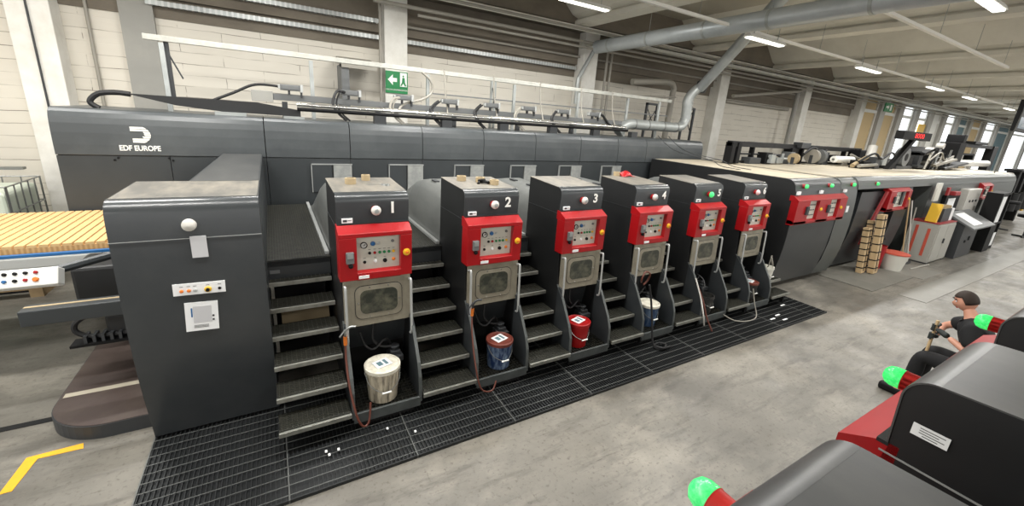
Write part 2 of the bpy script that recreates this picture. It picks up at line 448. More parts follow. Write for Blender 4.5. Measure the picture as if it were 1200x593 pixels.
struct(MB().box(25.3, 90, WY, WY + 0.3, 0, 6.15).build('wall_right', 'concrete_grey'), 'grey outer wall behind the far windows')

# yellow board in a far window
tag(MB().box(34.0, 34.9, WY - 0.2, WY - 0.13, 3.6, 4.4).build('sign_board', 'yellow'), 'yellow board hung in a far window bay', 'sign')

# ------------------------------------------------------------------ wall conduits and pipes
def pipe_x(name, x0, x1, y, z, r, m, label, cat, n=10):
    o = MB().cyl((x0, y, z), (x1, y, z), r, n=n).build(name, m)
    return tag(o, label, cat)
def tray(x0, x1, y, z, label, m='galv', h=0.08, d=0.12, parent_rungs=True):
    o = MB().box(x0, x1, y - d / 2, y - d / 2 + 0.006, z - h / 2, z + h / 2).box(x0, x1, y + d / 2 - 0.006, y + d / 2, z - h / 2, z + h / 2).build('cable_tray', m)
    b = MB(); x = x0 + 0.05
    while x < min(x1, 14): b.box(x, x + 0.035, y - d / 2 - 0.003, y + d / 2, z - h / 2 - .002, z + h / 2 + .003); x += 0.085
    b.build('rung', 'alu_clean', o)
    return tag(o, label, 'cable tray')
tray(-2.9 + 1.2, 2.25, 10.05, 4.52, 'slotted metal cable tray on the wall left of the exit sign column')
tray(2.85, 7.7, 10.05, 4.52, 'slotted metal cable tray on the wall between second and third white columns')
tray(-0.9, 2.2, 9.965, 4.83, 'upper slotted cable tray left of the exit sign column')
pipe_x('pipe', 3.0, 60, 9.08, 5.33, 0.055, 'pipe_pale', 'bright pale pipe running along the wall under the ceiling beam', 'pipe')
pipe_x('pipe', 2.0, 60, 9.45, 5.12, 0.04, 'hose_grey', 'grey pipe below the bright pipe over the columns', 'pipe')
pipe_x('pipe', 2.9, 60, 9.4, 4.98, 0.03, 'hose_grey', 'thin grey pipe lowest of the bundle over the columns', 'pipe')
pipe_x('pipe', -6, 60, 8.9, 5.28, 0.03, 'hose_grey', 'thin beige pipe in front of the pipe bundle', 'pipe')
pipe_x('pipe', 2.8, 25, 9.95, 4.82, 0.03, 'hose_grey', 'thin pipe on the brown wall strip', 'pipe')
tag(MB().box(8.2, 60, 8.9, 9.1, 5.12, 5.2).build('cable_tray', 'rail_paint'), 'long grey cable channel passing over the far columns', 'cable tray')
tag(MB().cyl((2.18, 9.7, 0.6), (2.18, 9.7, 4.98), 0.028).cyl((2.18, 9.7, 4.98), (2.18, 9.7, 5.4), 0.035).build('conduit', 'hose_grey'), 'thin vertical conduit on the left edge of the exit sign column', 'pipe')
tag(MB().cyl((-3.08, 9.73, 0.0), (-3.08, 9.73, 5.3), 0.014).build('conduit', 'dark_grey'), 'dark thin cable running down the middle of the left white column', 'cable')
tag(MB().cyl((-2.5, WY - 0.05, 0.0), (-2.5, WY - 0.05, 5.0), 0.025).build('conduit', 'hose_grey'), 'grey conduit on the wall right of the left white column', 'pipe')
for X, w_ in ((8.55, 'left'), (8.72, 'right')):
    tag(MB().cyl((X, 9.7, 0.0), (X, 9.7, 5.1), 0.035).build('conduit', 'hose_grey'), '%s one of two vertical pipes beside the third white column' % w_, 'pipe', 'pipes beside the third column')
tag(MB().tube([(18.9, 9.6, 0.3), (18.9, 9.6, 4.5), (18.9, 9.6, 4.8), (19.05, 9.6, 4.95), (19.35, 9.6, 5.0)], 0.08).build('downpipe', 'concrete_grey'), 'thick grey downpipe left of the fifth white column', 'pipe')
tag(MB().cyl((14.6, 9.6, 4.35), (18.9, 9.5, 4.9), 0.06).build('pipe', 'hose_grey'), 'sloping pipe between fourth and fifth columns', 'pipe')
tag(MB().cyl((14.9, WY - 0.09, 4.2), (19.3, WY - 0.09, 4.2), 0.07).build('pipe', 'hose_grey'), 'horizontal pipe on the wall between fourth and fifth columns', 'pipe')

# bracket box on the wall left of exit sign column (air curtain like duct end)
br_ = empty('wall_duct', (1.5, 9.9, 3.0), 0, 'grey metal duct bend on the wall left of the exit sign', 'duct')
MB().prism_x([(-0.1, .95), (.25, .95), (.25, 1.05), (-.45, 0.88), (-.45, 0.78), (-0.2, 0.8)], -0.15, 0.55).build('duct_top', 'hose_grey', br_)
MB().box(-0.15, 0.0, -0.4, 0.2, 0.0, 0.85).build('duct_side', 'mid_grey', br_)

# exit sign on middle column
ex = empty('exit_sign', (2.53, 9.73, 3.62), 0, 'green and white escape sign with left arrow on the white column', 'sign')
MB().box(-0.245, 0.245, -0.02, 0.015, -0.24, 0.22).build('board', 'green', ex, 0.004)
MB().prism_y([(-.2, .04), (-.09, .15), (-.09, .08), (0.0, .08), (0.0, 0.0), (-.09, 0.0), (-.09, -.07)], -0.026, -0.021).build('arrow', 'white', ex)
run = MB().box(0.07, 0.22, -0.026, -0.021, -0.09, 0.2)
run.build('door_symbol', 'white', ex)
rm = MB().lathe((0.14, 0, 0.13), [(0.0, -0.031), (0.02, -0.031), (0.02, -0.027)], 10, axis='y')
rm.prism_y([(.12, .1), (.17, .1), (.18, .0), (.21, -.07), (.18, -.08), (.14, -.02), (.1, -.08), (.075, -.07), (.11, .0)], -0.031, -0.027)
rm.build('running_figure', 'green', ex)
t = text_obj('lettering', 'USCITA DI EMERGENZA', 0.045, 'white', ex, 0.001); t.location = (0, -0.024, -0.17); t.rotation_euler = (PI / 2, 0, 0)
e2 = empty('exit_sign', (26.0, 8.95, 4.78), 0, 'small green escape sign hanging in the far bays', 'sign')
MB().box(-0.45, 0.45, -0.02, 0.02, -0.2, 0.2).build('board', 'green', e2)
MB().prism_y([(-.33, -.03), (-.12, -.03), (-.12, -.1), (.0, .02), (-.12, .12), (-.12, .06), (-.33, .06)], -0.026, -0.021).prism_y([(.12, -.13), (.3, -.13), (.3, .14), (.12, .14)], -0.026, -0.021).build('arrow', 'white', e2)
MB().cyl((0, 0, 0.2), (0, 0, 0.4), 0.012).build('hanger', 'galv', e2)

# ------------------------------------------------------------------ ceiling lights
def light_fixture(X, Y, Z, label, w=1.3):
    r = empty('ceiling_light', (X, Y, Z), 0, label, 'ceiling light')
    MB().prism_x([(-.085, 0.0), (.085, 0.0), (.05, .07), (-.05, .07)], -w / 2, w / 2).build('housing', 'white', r, 0.004)
    MB().box(-w / 2 + .03, w / 2 - .03, -.065, .065, -0.022, -0.002).build('diffuser', 'lamp_on', r, 0.01)
    MB().cyl((-w / 3, 0, .08), (-w / 3, 0, 0.3), 0.008, n=6).cyl((w / 3, 0, .08), (w / 3, 0, 0.3), 0.008, n=6).build('hanger', 'galv', r)
nm = {9.0: 'lit ceiling lamp just behind the long round air duct', 13.9: 'lit ceiling lamp over the end of the red panelled deck', 18.9: 'third lit ceiling lamp along the wall side track', 22.5: 'small lit lamp far along the wall side track'}
for X in LAMP_X:
    if X > 5: light_fixture(X, 5.45, 4.9, nm.get(X, 'distant lit lamp on the wall side track, %s' % {28: 'nearest of the far ones', 34: 'second of the far ones', 41: 'third of the far ones', 49: 'farthest'}.get(X, '')))
light_fixture(8.8, 2.25, 4.98, 'bright ceiling lamp at the right end of the round air duct', 0.9)
light_fixture(13.3, 2.25, 4.98, 'lit ceiling lamp at the end of the aisle track near the right edge', 1.3)
light_fixture(5.75, 7.4, 5.34, 'lit lamp of the added wall row at the top edge beside the brown concrete beam', 1.3)  # housing around one lamp of the added wall row
def lamp_track(X0, X1, Y, Z, label):
    r = empty('lighting_track', ((X0 + X1) / 2, Y, Z), 0, label, 'lighting track')
    h = (X1 - X0) / 2
    MB().box(-h, h, -.03, .03, 0, .05).build('rail', 'track', r)
    b = MB(); x = -h + .5
    while x < h: b.cyl((x, 0, .05), (x, 0, 5.6 - Z), 0.005, n=5); x += 2.2
    b.build('suspension_wire', 'galv', r)
lamp_track(2.0, 30, 5.5, 5.0, 'white suspended lighting track along the wall side of the ceiling')
lamp_track(8.3, 15.8, 3.36, 5.02, 'white suspended lighting track above the aisle running to the right')

# ------------------------------------------------------------------ round air duct across the hall
du = empty('air_duct', (7.88, 5.0, 5.04), math.radians(0), 'long round galvanised air duct crossing under the ceiling towards the wall', 'duct')
MB().cyl((0, 4.4, 0), (0.1, -4.6, 0), 0.165, n=24).build('duct_pipe', 'duct', du)
b = MB()
for y in (3.9, 2.6, 1.1, -0.2, -1.7, -3.0): b.cyl((0.05 - y * 0.01, y, 0), (0.05 - y * 0.01, y - 0.05, 0), 0.174, n=24)
b.build('joint_band', 'galv', du)
MB().tube([(0, 4.4, 0), (0.0, 4.55, -.12), (-.3, 4.6, -.7), (-.38, 4.6, -.9), (-.38, 4.6, -1.5)], 0.055).build('branch_pipe', 'galv', du)
b = MB()
for y in (2.6, -0.2, -2.6): b.cyl((0, y, .16), (0, y, .6), 0.006, n=6)
b.build('suspension_wire', 'galv', du)

# diagonal double duct rising from the hood to the ceiling
dd = empty('exhaust_duct', (10.3, 8.1, 2.9), 0, 'galvanised exhaust duct lying on the machine hood and rising diagonally to the ceiling', 'duct')
MB().tube([(-2.5, 0.0, -0.05), (-2.35, 0.0, 0.1), (-2.1, 0.0, 0.19), (-1.6, 0, 0.19), (-.8, 0, 0.19), (-.4, 0, 0.19), (-.1, 0, 0.24), (0.05, 0, 0.45)], 0.13, 18).build('hood_pipe', 'galv', dd)
fl = MB(); fp = [(0.05, 0, 0.45), (0.02, 0, 0.7), (0.0, 0, 0.95), (0.1, -.08, 1.2), (0.25, -.2, 1.35)]
fl.tube(fp, 0.13, 18)
for k in range(10):
    z = 0.45 + k * 0.055; fl.cyl((0.03, 0, z), (0.03, 0, z + 0.02), 0.145, n=18)
fl.build('flexible_bend', 'galv', dd)
MB().cyl((0.2, -.18, 1.3), (-1.3, -3.0, 3.0), 0.13, n=20).build('rising_pipe', 'duct', dd)
MB().cyl((0.42, -.1, 1.3), (-1.08, -2.92, 3.0), 0.06, n=14).build('side_pipe', 'steel', dd)
MB().cyl((0.12, -.26, 1.36), (0.36, -.02, 1.26), 0.03).cyl((0.3, -.1, 1.24), (0.26, -.2, 1.42), 0.16, n=20).build('collar', 'dark_grey', dd)
b = MB()
for x in (-2.0, -1.5, -.9, -.35): b.cyl((x, 0, .19), (x + .03, 0, .19), 0.138, n=18)
b.build('joint_band', 'steel', dd)

# L-shaped pipes and frame behind the hood, between third and fourth column
tag(MB().tube([(9.35, 9.4, 4.3), (10.7, 9.3, 4.42), (11.05, 9.3, 4.3), (11.05, 9.3, 4.0), (11.0, 9.3, 2.4)], 0.09, 12).build('overflow_pipe', 'hose_grey'), 'thick beige pipe bending down behind the exhaust duct', 'pipe')
tag(MB().cyl((8.9, 9.3, 3.85), (10.4, 9.0, 3.95), 0.035).cyl((10.4, 9.0, 3.95), (10.75, 8.9, 3.98), 0.02).build('pipe', 'hose_grey'), 'thin pipe end with a fitting above the hood railing', 'pipe')
g = MB()
for X in (9.9, 10.35, 11.6, 12.1): g.box(X, X + 0.06, 9.2, 9.26, 0.0, 3.75)
for X in (9.9, 11.6):
    g.cyl((X + .03, 9.23, 3.0), (X + .5, 9.23, 3.65), 0.014, n=6).cyl((X + .5, 9.23, 3.0), (X + .03, 9.23, 3.65), 0.014, n=6)
    g.box(X, X + .5, 9.2, 9.26, 3.7, 3.76)
tag(g.build('cross_braced_stand', 'dark_grey'), 'cross braced dark steel frame standing behind the exhaust duct', 'frame')

# ================================================================== MAIN MACHINE: rear hood
BY = 7.5
hood = empty('machine_rear_housing', (4.0, 7.9, 0), 0, 'long dark grey rear housing of the printing press with white logo', 'machine')
def loc(o_, dx=-4.0, dy=-7.9): return o_
def hoodmb(m): return m
X0, XE = -2.42, 10.55
def W(mb):   # shift world coordinates into the housing's frame
    mb.v = [v - Vector((4.0, 7.9, 0)) for v in mb.v]; return mb
prof_up = [(BY, 2.165), (BY, 2.3), (BY + .004, 2.45), (BY + .014, 2.57), (BY + .03, 2.65), (BY + .055, 2.71), (BY + .095, 2.745), (BY + .15, 2.76), (BY + 1.6, 2.76), (BY + 1.6, 2.165)]
seams = [-0.085, 1.155, 2.42, 3.68, 4.92, 6.16, 7.32, 8.3]
xs = [X0] + seams + [XE]
for k in range(len(xs) - 1):
    W(MB().prism_x(prof_up, xs[k] + 0.006, xs[k + 1] - 0.006)).build('upper_panel', 'paint_back_lit', hood, 0.006)
prof_lo = [(BY + 0.02, 0.3), (BY + 0.02, 2.155), (BY + 1.6, 2.155), (BY + 1.6, 0.3)]
lows = [X0, -1.27, -0.085, 1.155, 2.42, 3.68, 4.92, 6.16, 7.32, XE]
for k in range(len(lows) - 1):
    W(MB().prism_x(prof_lo, lows[k] + 0.004, lows[k + 1] - 0.004)).build('lower_panel', 'paint_low', hood, 0.004)
W(MB().box(X0 + .02, XE - .02, BY + 0.03, BY + 0.45, 2.1, 2.2)).build('inner_frame', 'seam_dark', hood)
# logo: D mark, striped, and lettering
lg = MB()
def dshape(h0, h1):
    pass
for (z0, z1, xr, xi) in [(0.115, 0.155, .20, None), (0.066, 0.106, .262, None), (0.018, 0.057, .292, 0.19), (-0.03, 0.009, .292, 0.2), (-0.079, -0.04, .285, .17), (-.128, -.088, .25, None), (-.175, -.137, .19, None)]:
    x0 = -0.02 if z0 < -0.08 else -0.04
    # each stripe ends rounded on the right following the D
    def xr_at(z): 
        t = max(-1, min(1, (z + 0.01) / 0.185)); return 0.08 + 0.215 * math.sqrt(max(0, 1 - t * t))
    xs0 = x0 if xi is None else xi
    lg.prism_y([(xs0, z0), (xr_at(z0), z0), (xr_at((z0 + z1) / 2), (z0 + z1) / 2), (xr_at(z1), z1), (xs0 - (0.02 if xi else 0), z1)], -0.006, 0.0)
lgo = lg.build('logo_mark', 'white_pad', hood); lgo.location = (-1.62 - 4.0, BY - 0.004 - 7.9, 2.452); lgo.scale = (.62, 1.5, .64)
t = text_obj('logo_lettering', 'EDF EUROPE', 0.125, 'white_pad', hood, 0.002, 0.0035)
t.location = (-1.57 - 4.0, BY - 0.003 - 7.9, 2.262); t.rotation_euler = (PI / 2, 0, 0); t.scale = (0.62, 0.78, 1)
b = MB()
for X, z in [(-1.86, 2.1), (-1.82, 2.13), (-1.24, 2.1), (-1.28, 2.13)]: b.cyl((X, BY + .03, z), (X, BY + .005, z), 0.014, n=8)
W(b).build('screw', 'black', hood)
W(MB().cyl((-0.76, BY + .03, 2.07), (-.76, BY + .003, 2.07), 0.014, n=8)).build('screw', 'white', hood)
# hatch plates on lower panels behind each unit
for k in range(6):
    X = 0.545 + 1.262 * k
    W(MB().box(X, X + .3, BY - 0.02, BY + 0.018, 1.6, 2.055)).build('hatch', 'paint_low', hood, 0.004)
    W(MB().box(X + .33, X + .62, BY - 0.022, BY + 0.018, 1.6, 2.055)).build('hatch_window', 'hatch_pane', hood, 0.004)
    W(MB().box(X - .01, X + .63, BY - 0.03, BY + 0.018, 2.055, 2.07).box(X - .012, X, BY - 0.03, BY + .018, 1.6, 2.07)).build('hatch_edge', 'trim_light', hood)

# railing on top of hood
rl = empty('guard_railing', (3.5, 8.3, 2.9), 0, 'white painted handrail with thin posts running above the machine hood', 'railing')
MB().box(-5.0, 6.35, -.035, .035, 0.85, 0.93).build('top_rail', 'rail_paint', rl, 0.006)
for X in [-1.3, 0.69, 2.77, 4.75, 6.55, 8.2, 9.4]:
    MB().box(X - 3.5 - .03, X - 3.5 + .03, -.025, .025, -.14, 0.83).build('post', 'galv', rl)
MB().box(-1.28 - 3.5, -1.22 - 3.5, .03, .06, 0, .85).cyl((-1.28 - 3.5, .04, .8), (-1.1 - 3.5, .04, .35), .012, n=6).build('brace', 'dark_grey', rl)
MB().box(-.75, 6.3, -.012, .012, 0.47, 0.495).build('mid_rail', 'mid_grey', rl)
sw = empty('support_posts', (4.55, 8.9, 2.76), 0, 'pair of grey strut posts with coiled cable behind the railing', 'post')
MB().box(-.09, -.04, -.02, .02, 0, 1.05).box(0.0, .05, -.02, .02, 0, 1.05).build('strut', 'galv', sw)
MB().tube([(-.06, -.05, .9), (0, -.05, .6), (-.06, -.05, .45), (.02, -.05, .7)], 0.01, 6).build('coiled_cable', 'dark_grey', sw)

# grey long beam with linear motors
mr = empty('motor_rail', (3.2, 8.05, 2.9), 0, 'grey machine beam behind the hood that carries the drive motors', 'machine beam')
MB().box(-3.4, 4.6, -.05, .05, 0.14, 0.24).build('beam', 'mid_grey', mr, 0.005)
MB().box(-3.42, -3.12, -.07, .07, 0.1, 0.27).build('beam_end', 'concrete_grey', mr, 0.004)
for X in (-3.0, -1.5, 0, 1.5, 3.0): MB().box(X, X + .08, -.04, .04, -.14, .12).build('bracket', 'dark_grey', mr)
def motor():
    r = empty('drive_motor', (0, 0, 0))
    MB().box(-.17, .12, -.06, .05, .03, .12).box(-.15, .1, -.07, -.06, .045, .105).build('motor_body', 'mid_grey', r, 0.006)
    MB().box(.12, .16, -.065, .055, .015, .135).build('flange', 'alu_clean', r, 0.003); MB().box(-.2, -.17, -.05, .04, .05, .11).build('flange', 'alu_clean', r, 0.003)
    MB().box(-.06, -.03, -.03, .03, -.03, .03).build('mount', 'dark_grey', r); MB().box(.12, .15, -.03, .03, -.07, .02).build('mount', 'dark_grey', r)
    return r
m0 = motor(); mx = [0.36, 1.28, 2.22, 3.14, 4.07, 4.98, 5.93, 6.85]
nth = ['leftmost', 'second from the left', 'third from the left', 'fourth from the left', 'fifth from the left', 'sixth from the left', 'seventh from the left', 'rightmost']
for k, X in enumerate(mx):
    o = m0 if k == 0 else copy_tree(m0)
    o.location = (X, 8.0, 3.17); tag(o, 'small grey box motor on the beam above the hood, %s' % nth[k], 'motor', 'motors on the beam above the hood')
# chrome and black pipes along hood top
pr_ = empty('air_pipes', (4.0, 7.75, 2.9), 0, 'pair of long pipes, one shiny and one black, along the hood top', 'pipe')
MB().cyl((-3.6, 0, .09), (3.7, 0, .09), 0.03).build('shiny_pipe', 'chrome', pr_)
MB().cyl((-3.6, -.08, .02), (3.7, -.08, .02), 0.032).build('black_pipe', 'black', pr_)
for k in range(6): MB().box(-2.4 + k * 1.25, -2.2 + k * 1.25, -.1, .03, -.14, 0.0).build('pipe_clamp', 'dark_grey', pr_)
# hoses looping from the motors to the pipes
wh = ['behind the second seam of the hood', 'at the exit sign', 'right of the exit sign', 'below the fourth railing post', 'left of the round duct elbow']
for k, (X, hgt, m) in enumerate([(1.05, 3.2, 'rubber'), (2.0, 3.15, 'hose_grey'), (2.75, 3.1, 'rubber'), (3.66, 3.1, 'rubber'), (4.6, 3.1, 'hose_grey'), (5.55, 3.1, 'rubber')]):
    pts = [(X + .12, 7.95, 3.24), (X - .02, 7.85, hgt + .05), (X - .1, 7.78, 3.05), (X - .03, 7.72, 2.9), (X + .1, 7.7, 2.78)]
    o = MB().tube(pts, 0.022, 8).tube([(p[0] + .06, p[1] + .03, p[2]) for p in pts], 0.014, 6).build('air_hose', m)
    tag(o, 'curved hose hanging from a drive motor onto the hood, %s' % nth[k], 'hose', 'hoses of the drive motors')
tag(MB().tube([(-.75, 7.9, 2.95), (-.45, 7.95, 3.1), (-.15, 8.0, 3.25), (.2, 8.0, 3.25), (.3, 7.98, 3.22)], 0.02, 8).build('air_hose', 'rubber'), 'thin black cable rising to the leftmost drive motor', 'hose')
tag(MB().tube([(2.62, 8.2, 3.75), (2.8, 8.2, 3.6), (2.82, 8.2, 3.4), (2.6, 8.1, 3.25), (2.2, 8.0, 3.12), (2.05, 7.85, 2.95)], 0.022, 8).build('cable', 'hose_grey'), 'grey cable looping in front of the green escape sign', 'cable')
tag(MB().tube([(6.9, 8.0, 3.2), (7.1, 8.0, 3.25), (7.4, 7.95, 3.0), (7.8, 7.9, 2.92)], 0.03, 8).build('cable', 'rubber'), 'thick black cable arching down before the round duct elbow', 'cable')
for k, X in enumerate([3.05, 4.15, 5.32, 6.5, 7.5]):
    tag(MB().tube([(X, 8.15, 3.85), (X + .01, 8.12, 3.5), (X + .03, 8.05, 3.2), (X, 7.9, 3.0)], 0.016, 6).build('cable', 'hose_grey'), 'cable hanging from the handrail down to the hood, %s' % nth[k].replace('rightmost', 'last'), 'cable', 'cables hanging from the handrail')
# black cable channel at left with chain loop
cc = empty('cable_carrier', (-0.8, 7.85, 2.78), 0, 'dark cable channel on the hood with a chain loop at its left end', 'cable channel')
MB().prism_y([(-.85, .2), (.65, .2), (1.25, .12), (1.25, .02), (.2, .03), (-.35, .08), (-.85, .19)], -.1, .1).build('channel', 'paint_black', cc, 0.006)
MB().tube([(-.85, 0, .19), (-1.0, 0, .2), (-1.18, 0, .17), (-1.28, 0, .06), (-1.2, 0, -.02)], 0.035, 8).build('chain_loop', 'rubber', cc)
MB().box(.1, .5, -.14, -.06, -.02, .03).build('bracket', 'galv', cc); MB().box(1.0, 1.3, -.14, -.06, -.02, .02).build('bracket', 'galv', cc)

# ================================================================== PRINTING UNIT
UW = 0.645
def unit_proto():
    """local frame: x 0..UW, y 0 at the front bend (world 4.0), z up.  Front looks to -y."""
    r = empty('printing_unit', (0, 0, 0))
    bend = [(.05 - .08 * math.cos(PI / 2 * i / 8), 2.15 + .08 * math.sin(PI / 2 * i / 8)) for i in range(9)]
    body = [(-.02, 1.90)] + bend + [(.70, 2.26), (.70, 0.3), (.15, 0.3), (.02, .95), (-.08, 1.40), (-.05, 1.7)]
    MB().prism_x([(y, z) for y, z in body], 0.0, UW).build('cabinet', 'paint', r, 0.008)
    # side cheeks a little proud, black
    cheek = [(-.02, 1.93)] + bend + [(.705, 2.262), (.705, 0.15), (-.2, .15), (-.2, 0.86), (-.13, 1.0), (-.10, 1.42), (-.06, 1.7)]
    for a, b_ in ((-.012, 0.001), (UW - .001, UW + .012)):
        MB().prism_x(cheek, a, b_).build('side_cheek', 'paint_black', r)
    arm = [(-.2, .98), (-.26, .86), (-.45, .56), (-.5, .42), (-.52, .15), (-.15, .15), (-.15, .98)]
    for a, b_ in ((-.014, .012), (UW - .012, UW + .014)):
        MB().prism_x(arm, a, b_).build('side_arm', 'paint', r, 0.004)
        o = MB()
        ap = [(-.13, 1.0), (-.26, .86), (-.45, .56), (-.5, .42), (-.52, .15)]
        for k in range(4):
            (y0, z0), (y1, z1) = ap[k], ap[k + 1]
            o.add([(a - .003, y0 - .006, z0), (b_ + .003, y0 - .006, z0), (b_ + .003, y1 - .006, z1), (a - .003, y1 - .006, z1),
                   (a - .003, y0 + .006, z0), (b_ + .003, y0 + .006, z0), (b_ + .003, y1 + .006, z1), (a - .003, y1 + .006, z1)],
                  [(0, 1, 2, 3), (7, 6, 5, 4), (0, 4, 5, 1), (1, 5, 6, 2), (2, 6, 7, 3), (3, 7, 4, 0)])
        o.build('arm_edge', 'edge_worn', r)
    # worn top skin with bright front bends
    sk0 = [(-.022, 1.95)] + bend; o_ = .006
    def skin_poly(P):
        Q = []
        for k, (y, z) in enumerate(P):
            a = P[max(k - 1, 0)]; b_ = P[min(k + 1, len(P) - 1)]; dy, dz = b_[0] - a[0], b_[1] - a[1]; l = math.hypot(dy, dz)
            Q.append((y - dz / l * o_, z + dy / l * o_))
        return Q
    def sheet(P, name, m):
        Q = skin_poly(P); n = len(P); q = MB(); xa, xb = -.016, UW + .016
        vs = [(xa, y, z) for y, z in Q] + [(xb, y, z) for y, z in Q]
        q.add(vs, [(i, i + 1, i + 1 + n, i + n) for i in range(n - 1)], True)
        q.add([(xa, y, z) for y, z in Q] + [(xa, y, z) for y, z in P], [(i, i + 1, i + 1 + n, i + n) for i in range(n - 1)])
        q.add([(xb, y, z) for y, z in Q] + [(xb, y, z) for y, z in P], [(i, i + 1, i + 1 + n, i + n) for i in range(n - 1)])
        for e in (0, n - 1): q.add([(xa,) + Q[e], (xb,) + Q[e], (xb,) + P[e], (xa,) + P[e]], [(0, 1, 2, 3)])
        return q.build(name, m, r)
    sheet(sk0, 'front_cover', 'paint_bend')
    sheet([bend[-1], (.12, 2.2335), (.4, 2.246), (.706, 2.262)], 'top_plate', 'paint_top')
    # seam lines on cheek sides
    for x in (-.0165, UW + .0125):
        MB().box(x, x + .004, -.04, .7, 1.905, 1.911).build('cheek_seam', 'paint', r)
    MB().box(-.015, UW + .015, -.055, -.02, 1.935, 1.95).build('lower_edge', 'seam_dark', r)
    # small white label
    lb = MB().box(.03, .125, -.05, -.030, 1.958, 2.0).build('type_label', 'paper', r)
    MB().box(.04, .075, -.052, -.05, 1.97, 1.99).box(.08, .115, -.052, -.05, 1.982, 1.986).build('print', 'dark_grey', lb)
    # red console
    c = MB()
    x0, x1, yf, yb = -.022, UW + .012, -.165, -.05
    # bevelled top flange
    c.prism_x([(yf, 1.88), (yb + .01, 1.948), (yb + .06, 1.948), (yb + .06, 1.84), (yf, 1.84)], x0, x1)
    c.box(x0, .135, yf, yb + .04, 1.42, 1.84).box(.545, x1, yf, yb + .04, 1.42, 1.84)
    c.prism_x([(yf, 1.485), (yf + .05, 1.50), (yb + .04, 1.50), (yb + .04, 1.42), (yf + .03, 1.40), (yf, 1.42)], .135, .545)
    con = c.build('red_console', 'red', r, 0.004)
    P = MB().box(.135, .545, -.105, -.095, 1.50, 1.842).build('instrument_plate', 'plate', con)
    MB().box(.145, .24, -.171, -.165, 1.432, 1.462).build('info_label', 'paper', con)
    def at(fx, fz): return (.14 + .40 * fx, -.105, 1.835 - .325 * fz)
    def knob(fx, fz, rr, h, m, name='knob'):
        x, y, z = at(fx, fz); MB().lathe((x, y, z), [(rr * 1.15, 0), (rr * 1.15, -.003), (rr, -.004), (rr, -h), (rr * .8, -h - .002), (0.0001, -h - .002)], 14, axis='y').build(name, m, con)
    x, y, z = at(.17, .27)
    MB().lathe((x, y, z), [(.032, 0), (.032, -.012), (.026, -.012), (.026, -.006)], 20, axis='y').build('gauge_ring', 'black', con)
    MB().lathe((x, y, z), [(.026, -.001), (.026, -.006), (0.0001, -.006)], 20, axis='y').box(x, x, y, y, z, z).build('gauge_dial', 'white', con)
    MB().prism_y([(x - .004, z - .004), (x + .014, z + .018), (x + .018, z + .014), (x, z - .008)], y - .009, y - .0065).build('gauge_needle', 'black', con)
    knob(.38, .24, .02, .018, 'blue'); knob(.52, .24, .012, .014, 'alu_clean'); knob(.85, .2, .013, .014, 'mid_grey')
    for fx, m in ((.3, 'black'), (.42, 'red'), (.54, 'green'), (.65, 'green'), (.76, 'green'), (.87, 'yellow')): knob(fx, .53, .0125, .012, m, 'button')
    knob(.18, .8, .013, .012, 'black', 'button'); knob(.43, .8, .014, .012, 'paper', 'button'); knob(.66, .8, .018, .018, 'black'); knob(.87, .78, .015, .014, 'orange', 'button')
    b = MB()
    for fx in (.3, .42, .54, .65, .76, .87, .18, .43, .66): xx, yy, zz = at(fx, .42 if fx not in (.18, .43, .66) else .68); b.box(xx - .012, xx + .012, yy - .0015, yy, zz - .002, zz + .002)
    b.build('printed_legend', 'dark_grey', con)
    MB().box(.035, .105, -.2, -.165, 1.6, 1.71).build('switch_box', 'mid_grey', con, 0.006)
    MB().box(.045, .095, -.204, -.2, 1.655, 1.7).build('switch_cover', 'galv', con)
    MB().lathe((.075, -.17, 1.575), [(.022, .0), (.022, -.02), (.012, -.03), (0.0001, -.03)], 12, axis='y').build('switch_knob', 'black', con)
    MB().lathe((.603, -.165, 1.66), [(.036, 0), (.036, -.008), (.024, -.01), (.024, -.02), (0.0001, -.02)], 20, axis='y').build('rotary_switch', 'yellow', con)
    MB().box(.59, .616, -.2, -.18, 1.65, 1.67).build('rotary_handle', 'orange', con)
    # aluminium door with dark window
    d = MB()
    fr = [(-.165, .93), (-.145, 1.42)]
    Md = Matrix.Translation((0, -.165, .93)) @ Matrix.Rotation(-math.atan2(.02, .49), 4, 'X')
    d.box(.0, UW, 0, .02, 0, .49, Md)
    door = d.build('access_door', 'alu', r, 0.004)
    def rrect(x0, x1, z0, z1, rad, n=5):
        P = []
        for cx, cz, a in ((x1 - rad, z1 - rad, 0), (x0 + rad, z1 - rad, PI / 2), (x0 + rad, z0 + rad, PI), (x1 - rad, z0 + rad, 1.5 * PI)):
            for i in range(n + 1): t = a + PI / 2 * i / n; P.append((cx + rad * math.cos(t), cz + rad * math.sin(t)))
        return P
    def flat(poly, y0, y1, name, m, par):
        q = MB().prism_y(poly, y0, y1); q.v = [Md @ v for v in q.v]; return q.build(name, m, par)
    flat(rrect(.1, .56, .07, .42, .07), -.003, .0, 'gasket', 'seam_dark', door)
    flat(rrect(.106, .554, .076, .414, .066), -.006, .0, 'window_surround', 'alu', door)
    flat(rrect(.15, .51, .125, .37, .06), -.009, .0, 'door_window', 'glass_dark', door)
    b = MB()
    for X, Z in ((.13, .245), (.53, .245), (.24, .4), (.42, .4), (.24, .09), (.42, .09)): b.lathe((X, -.006, Z), [(.008, 0), (.008, -.004), (.0001, -.004)], 8, axis='y', M=Md)
    b.build('door_screw', 'chrome', door)
    # handles
    for X in (.012, UW - .012):
        MB().tube([(X, -.14, 1.36), (X, -.19, 1.375), (X, -.215, 1.35), (X, -.23, 1.1), (X, -.24, .9), (X, -.235, .8), (X, -.2, .78)], .0125, 10).build('grab_handle', 'alu_clean', r)
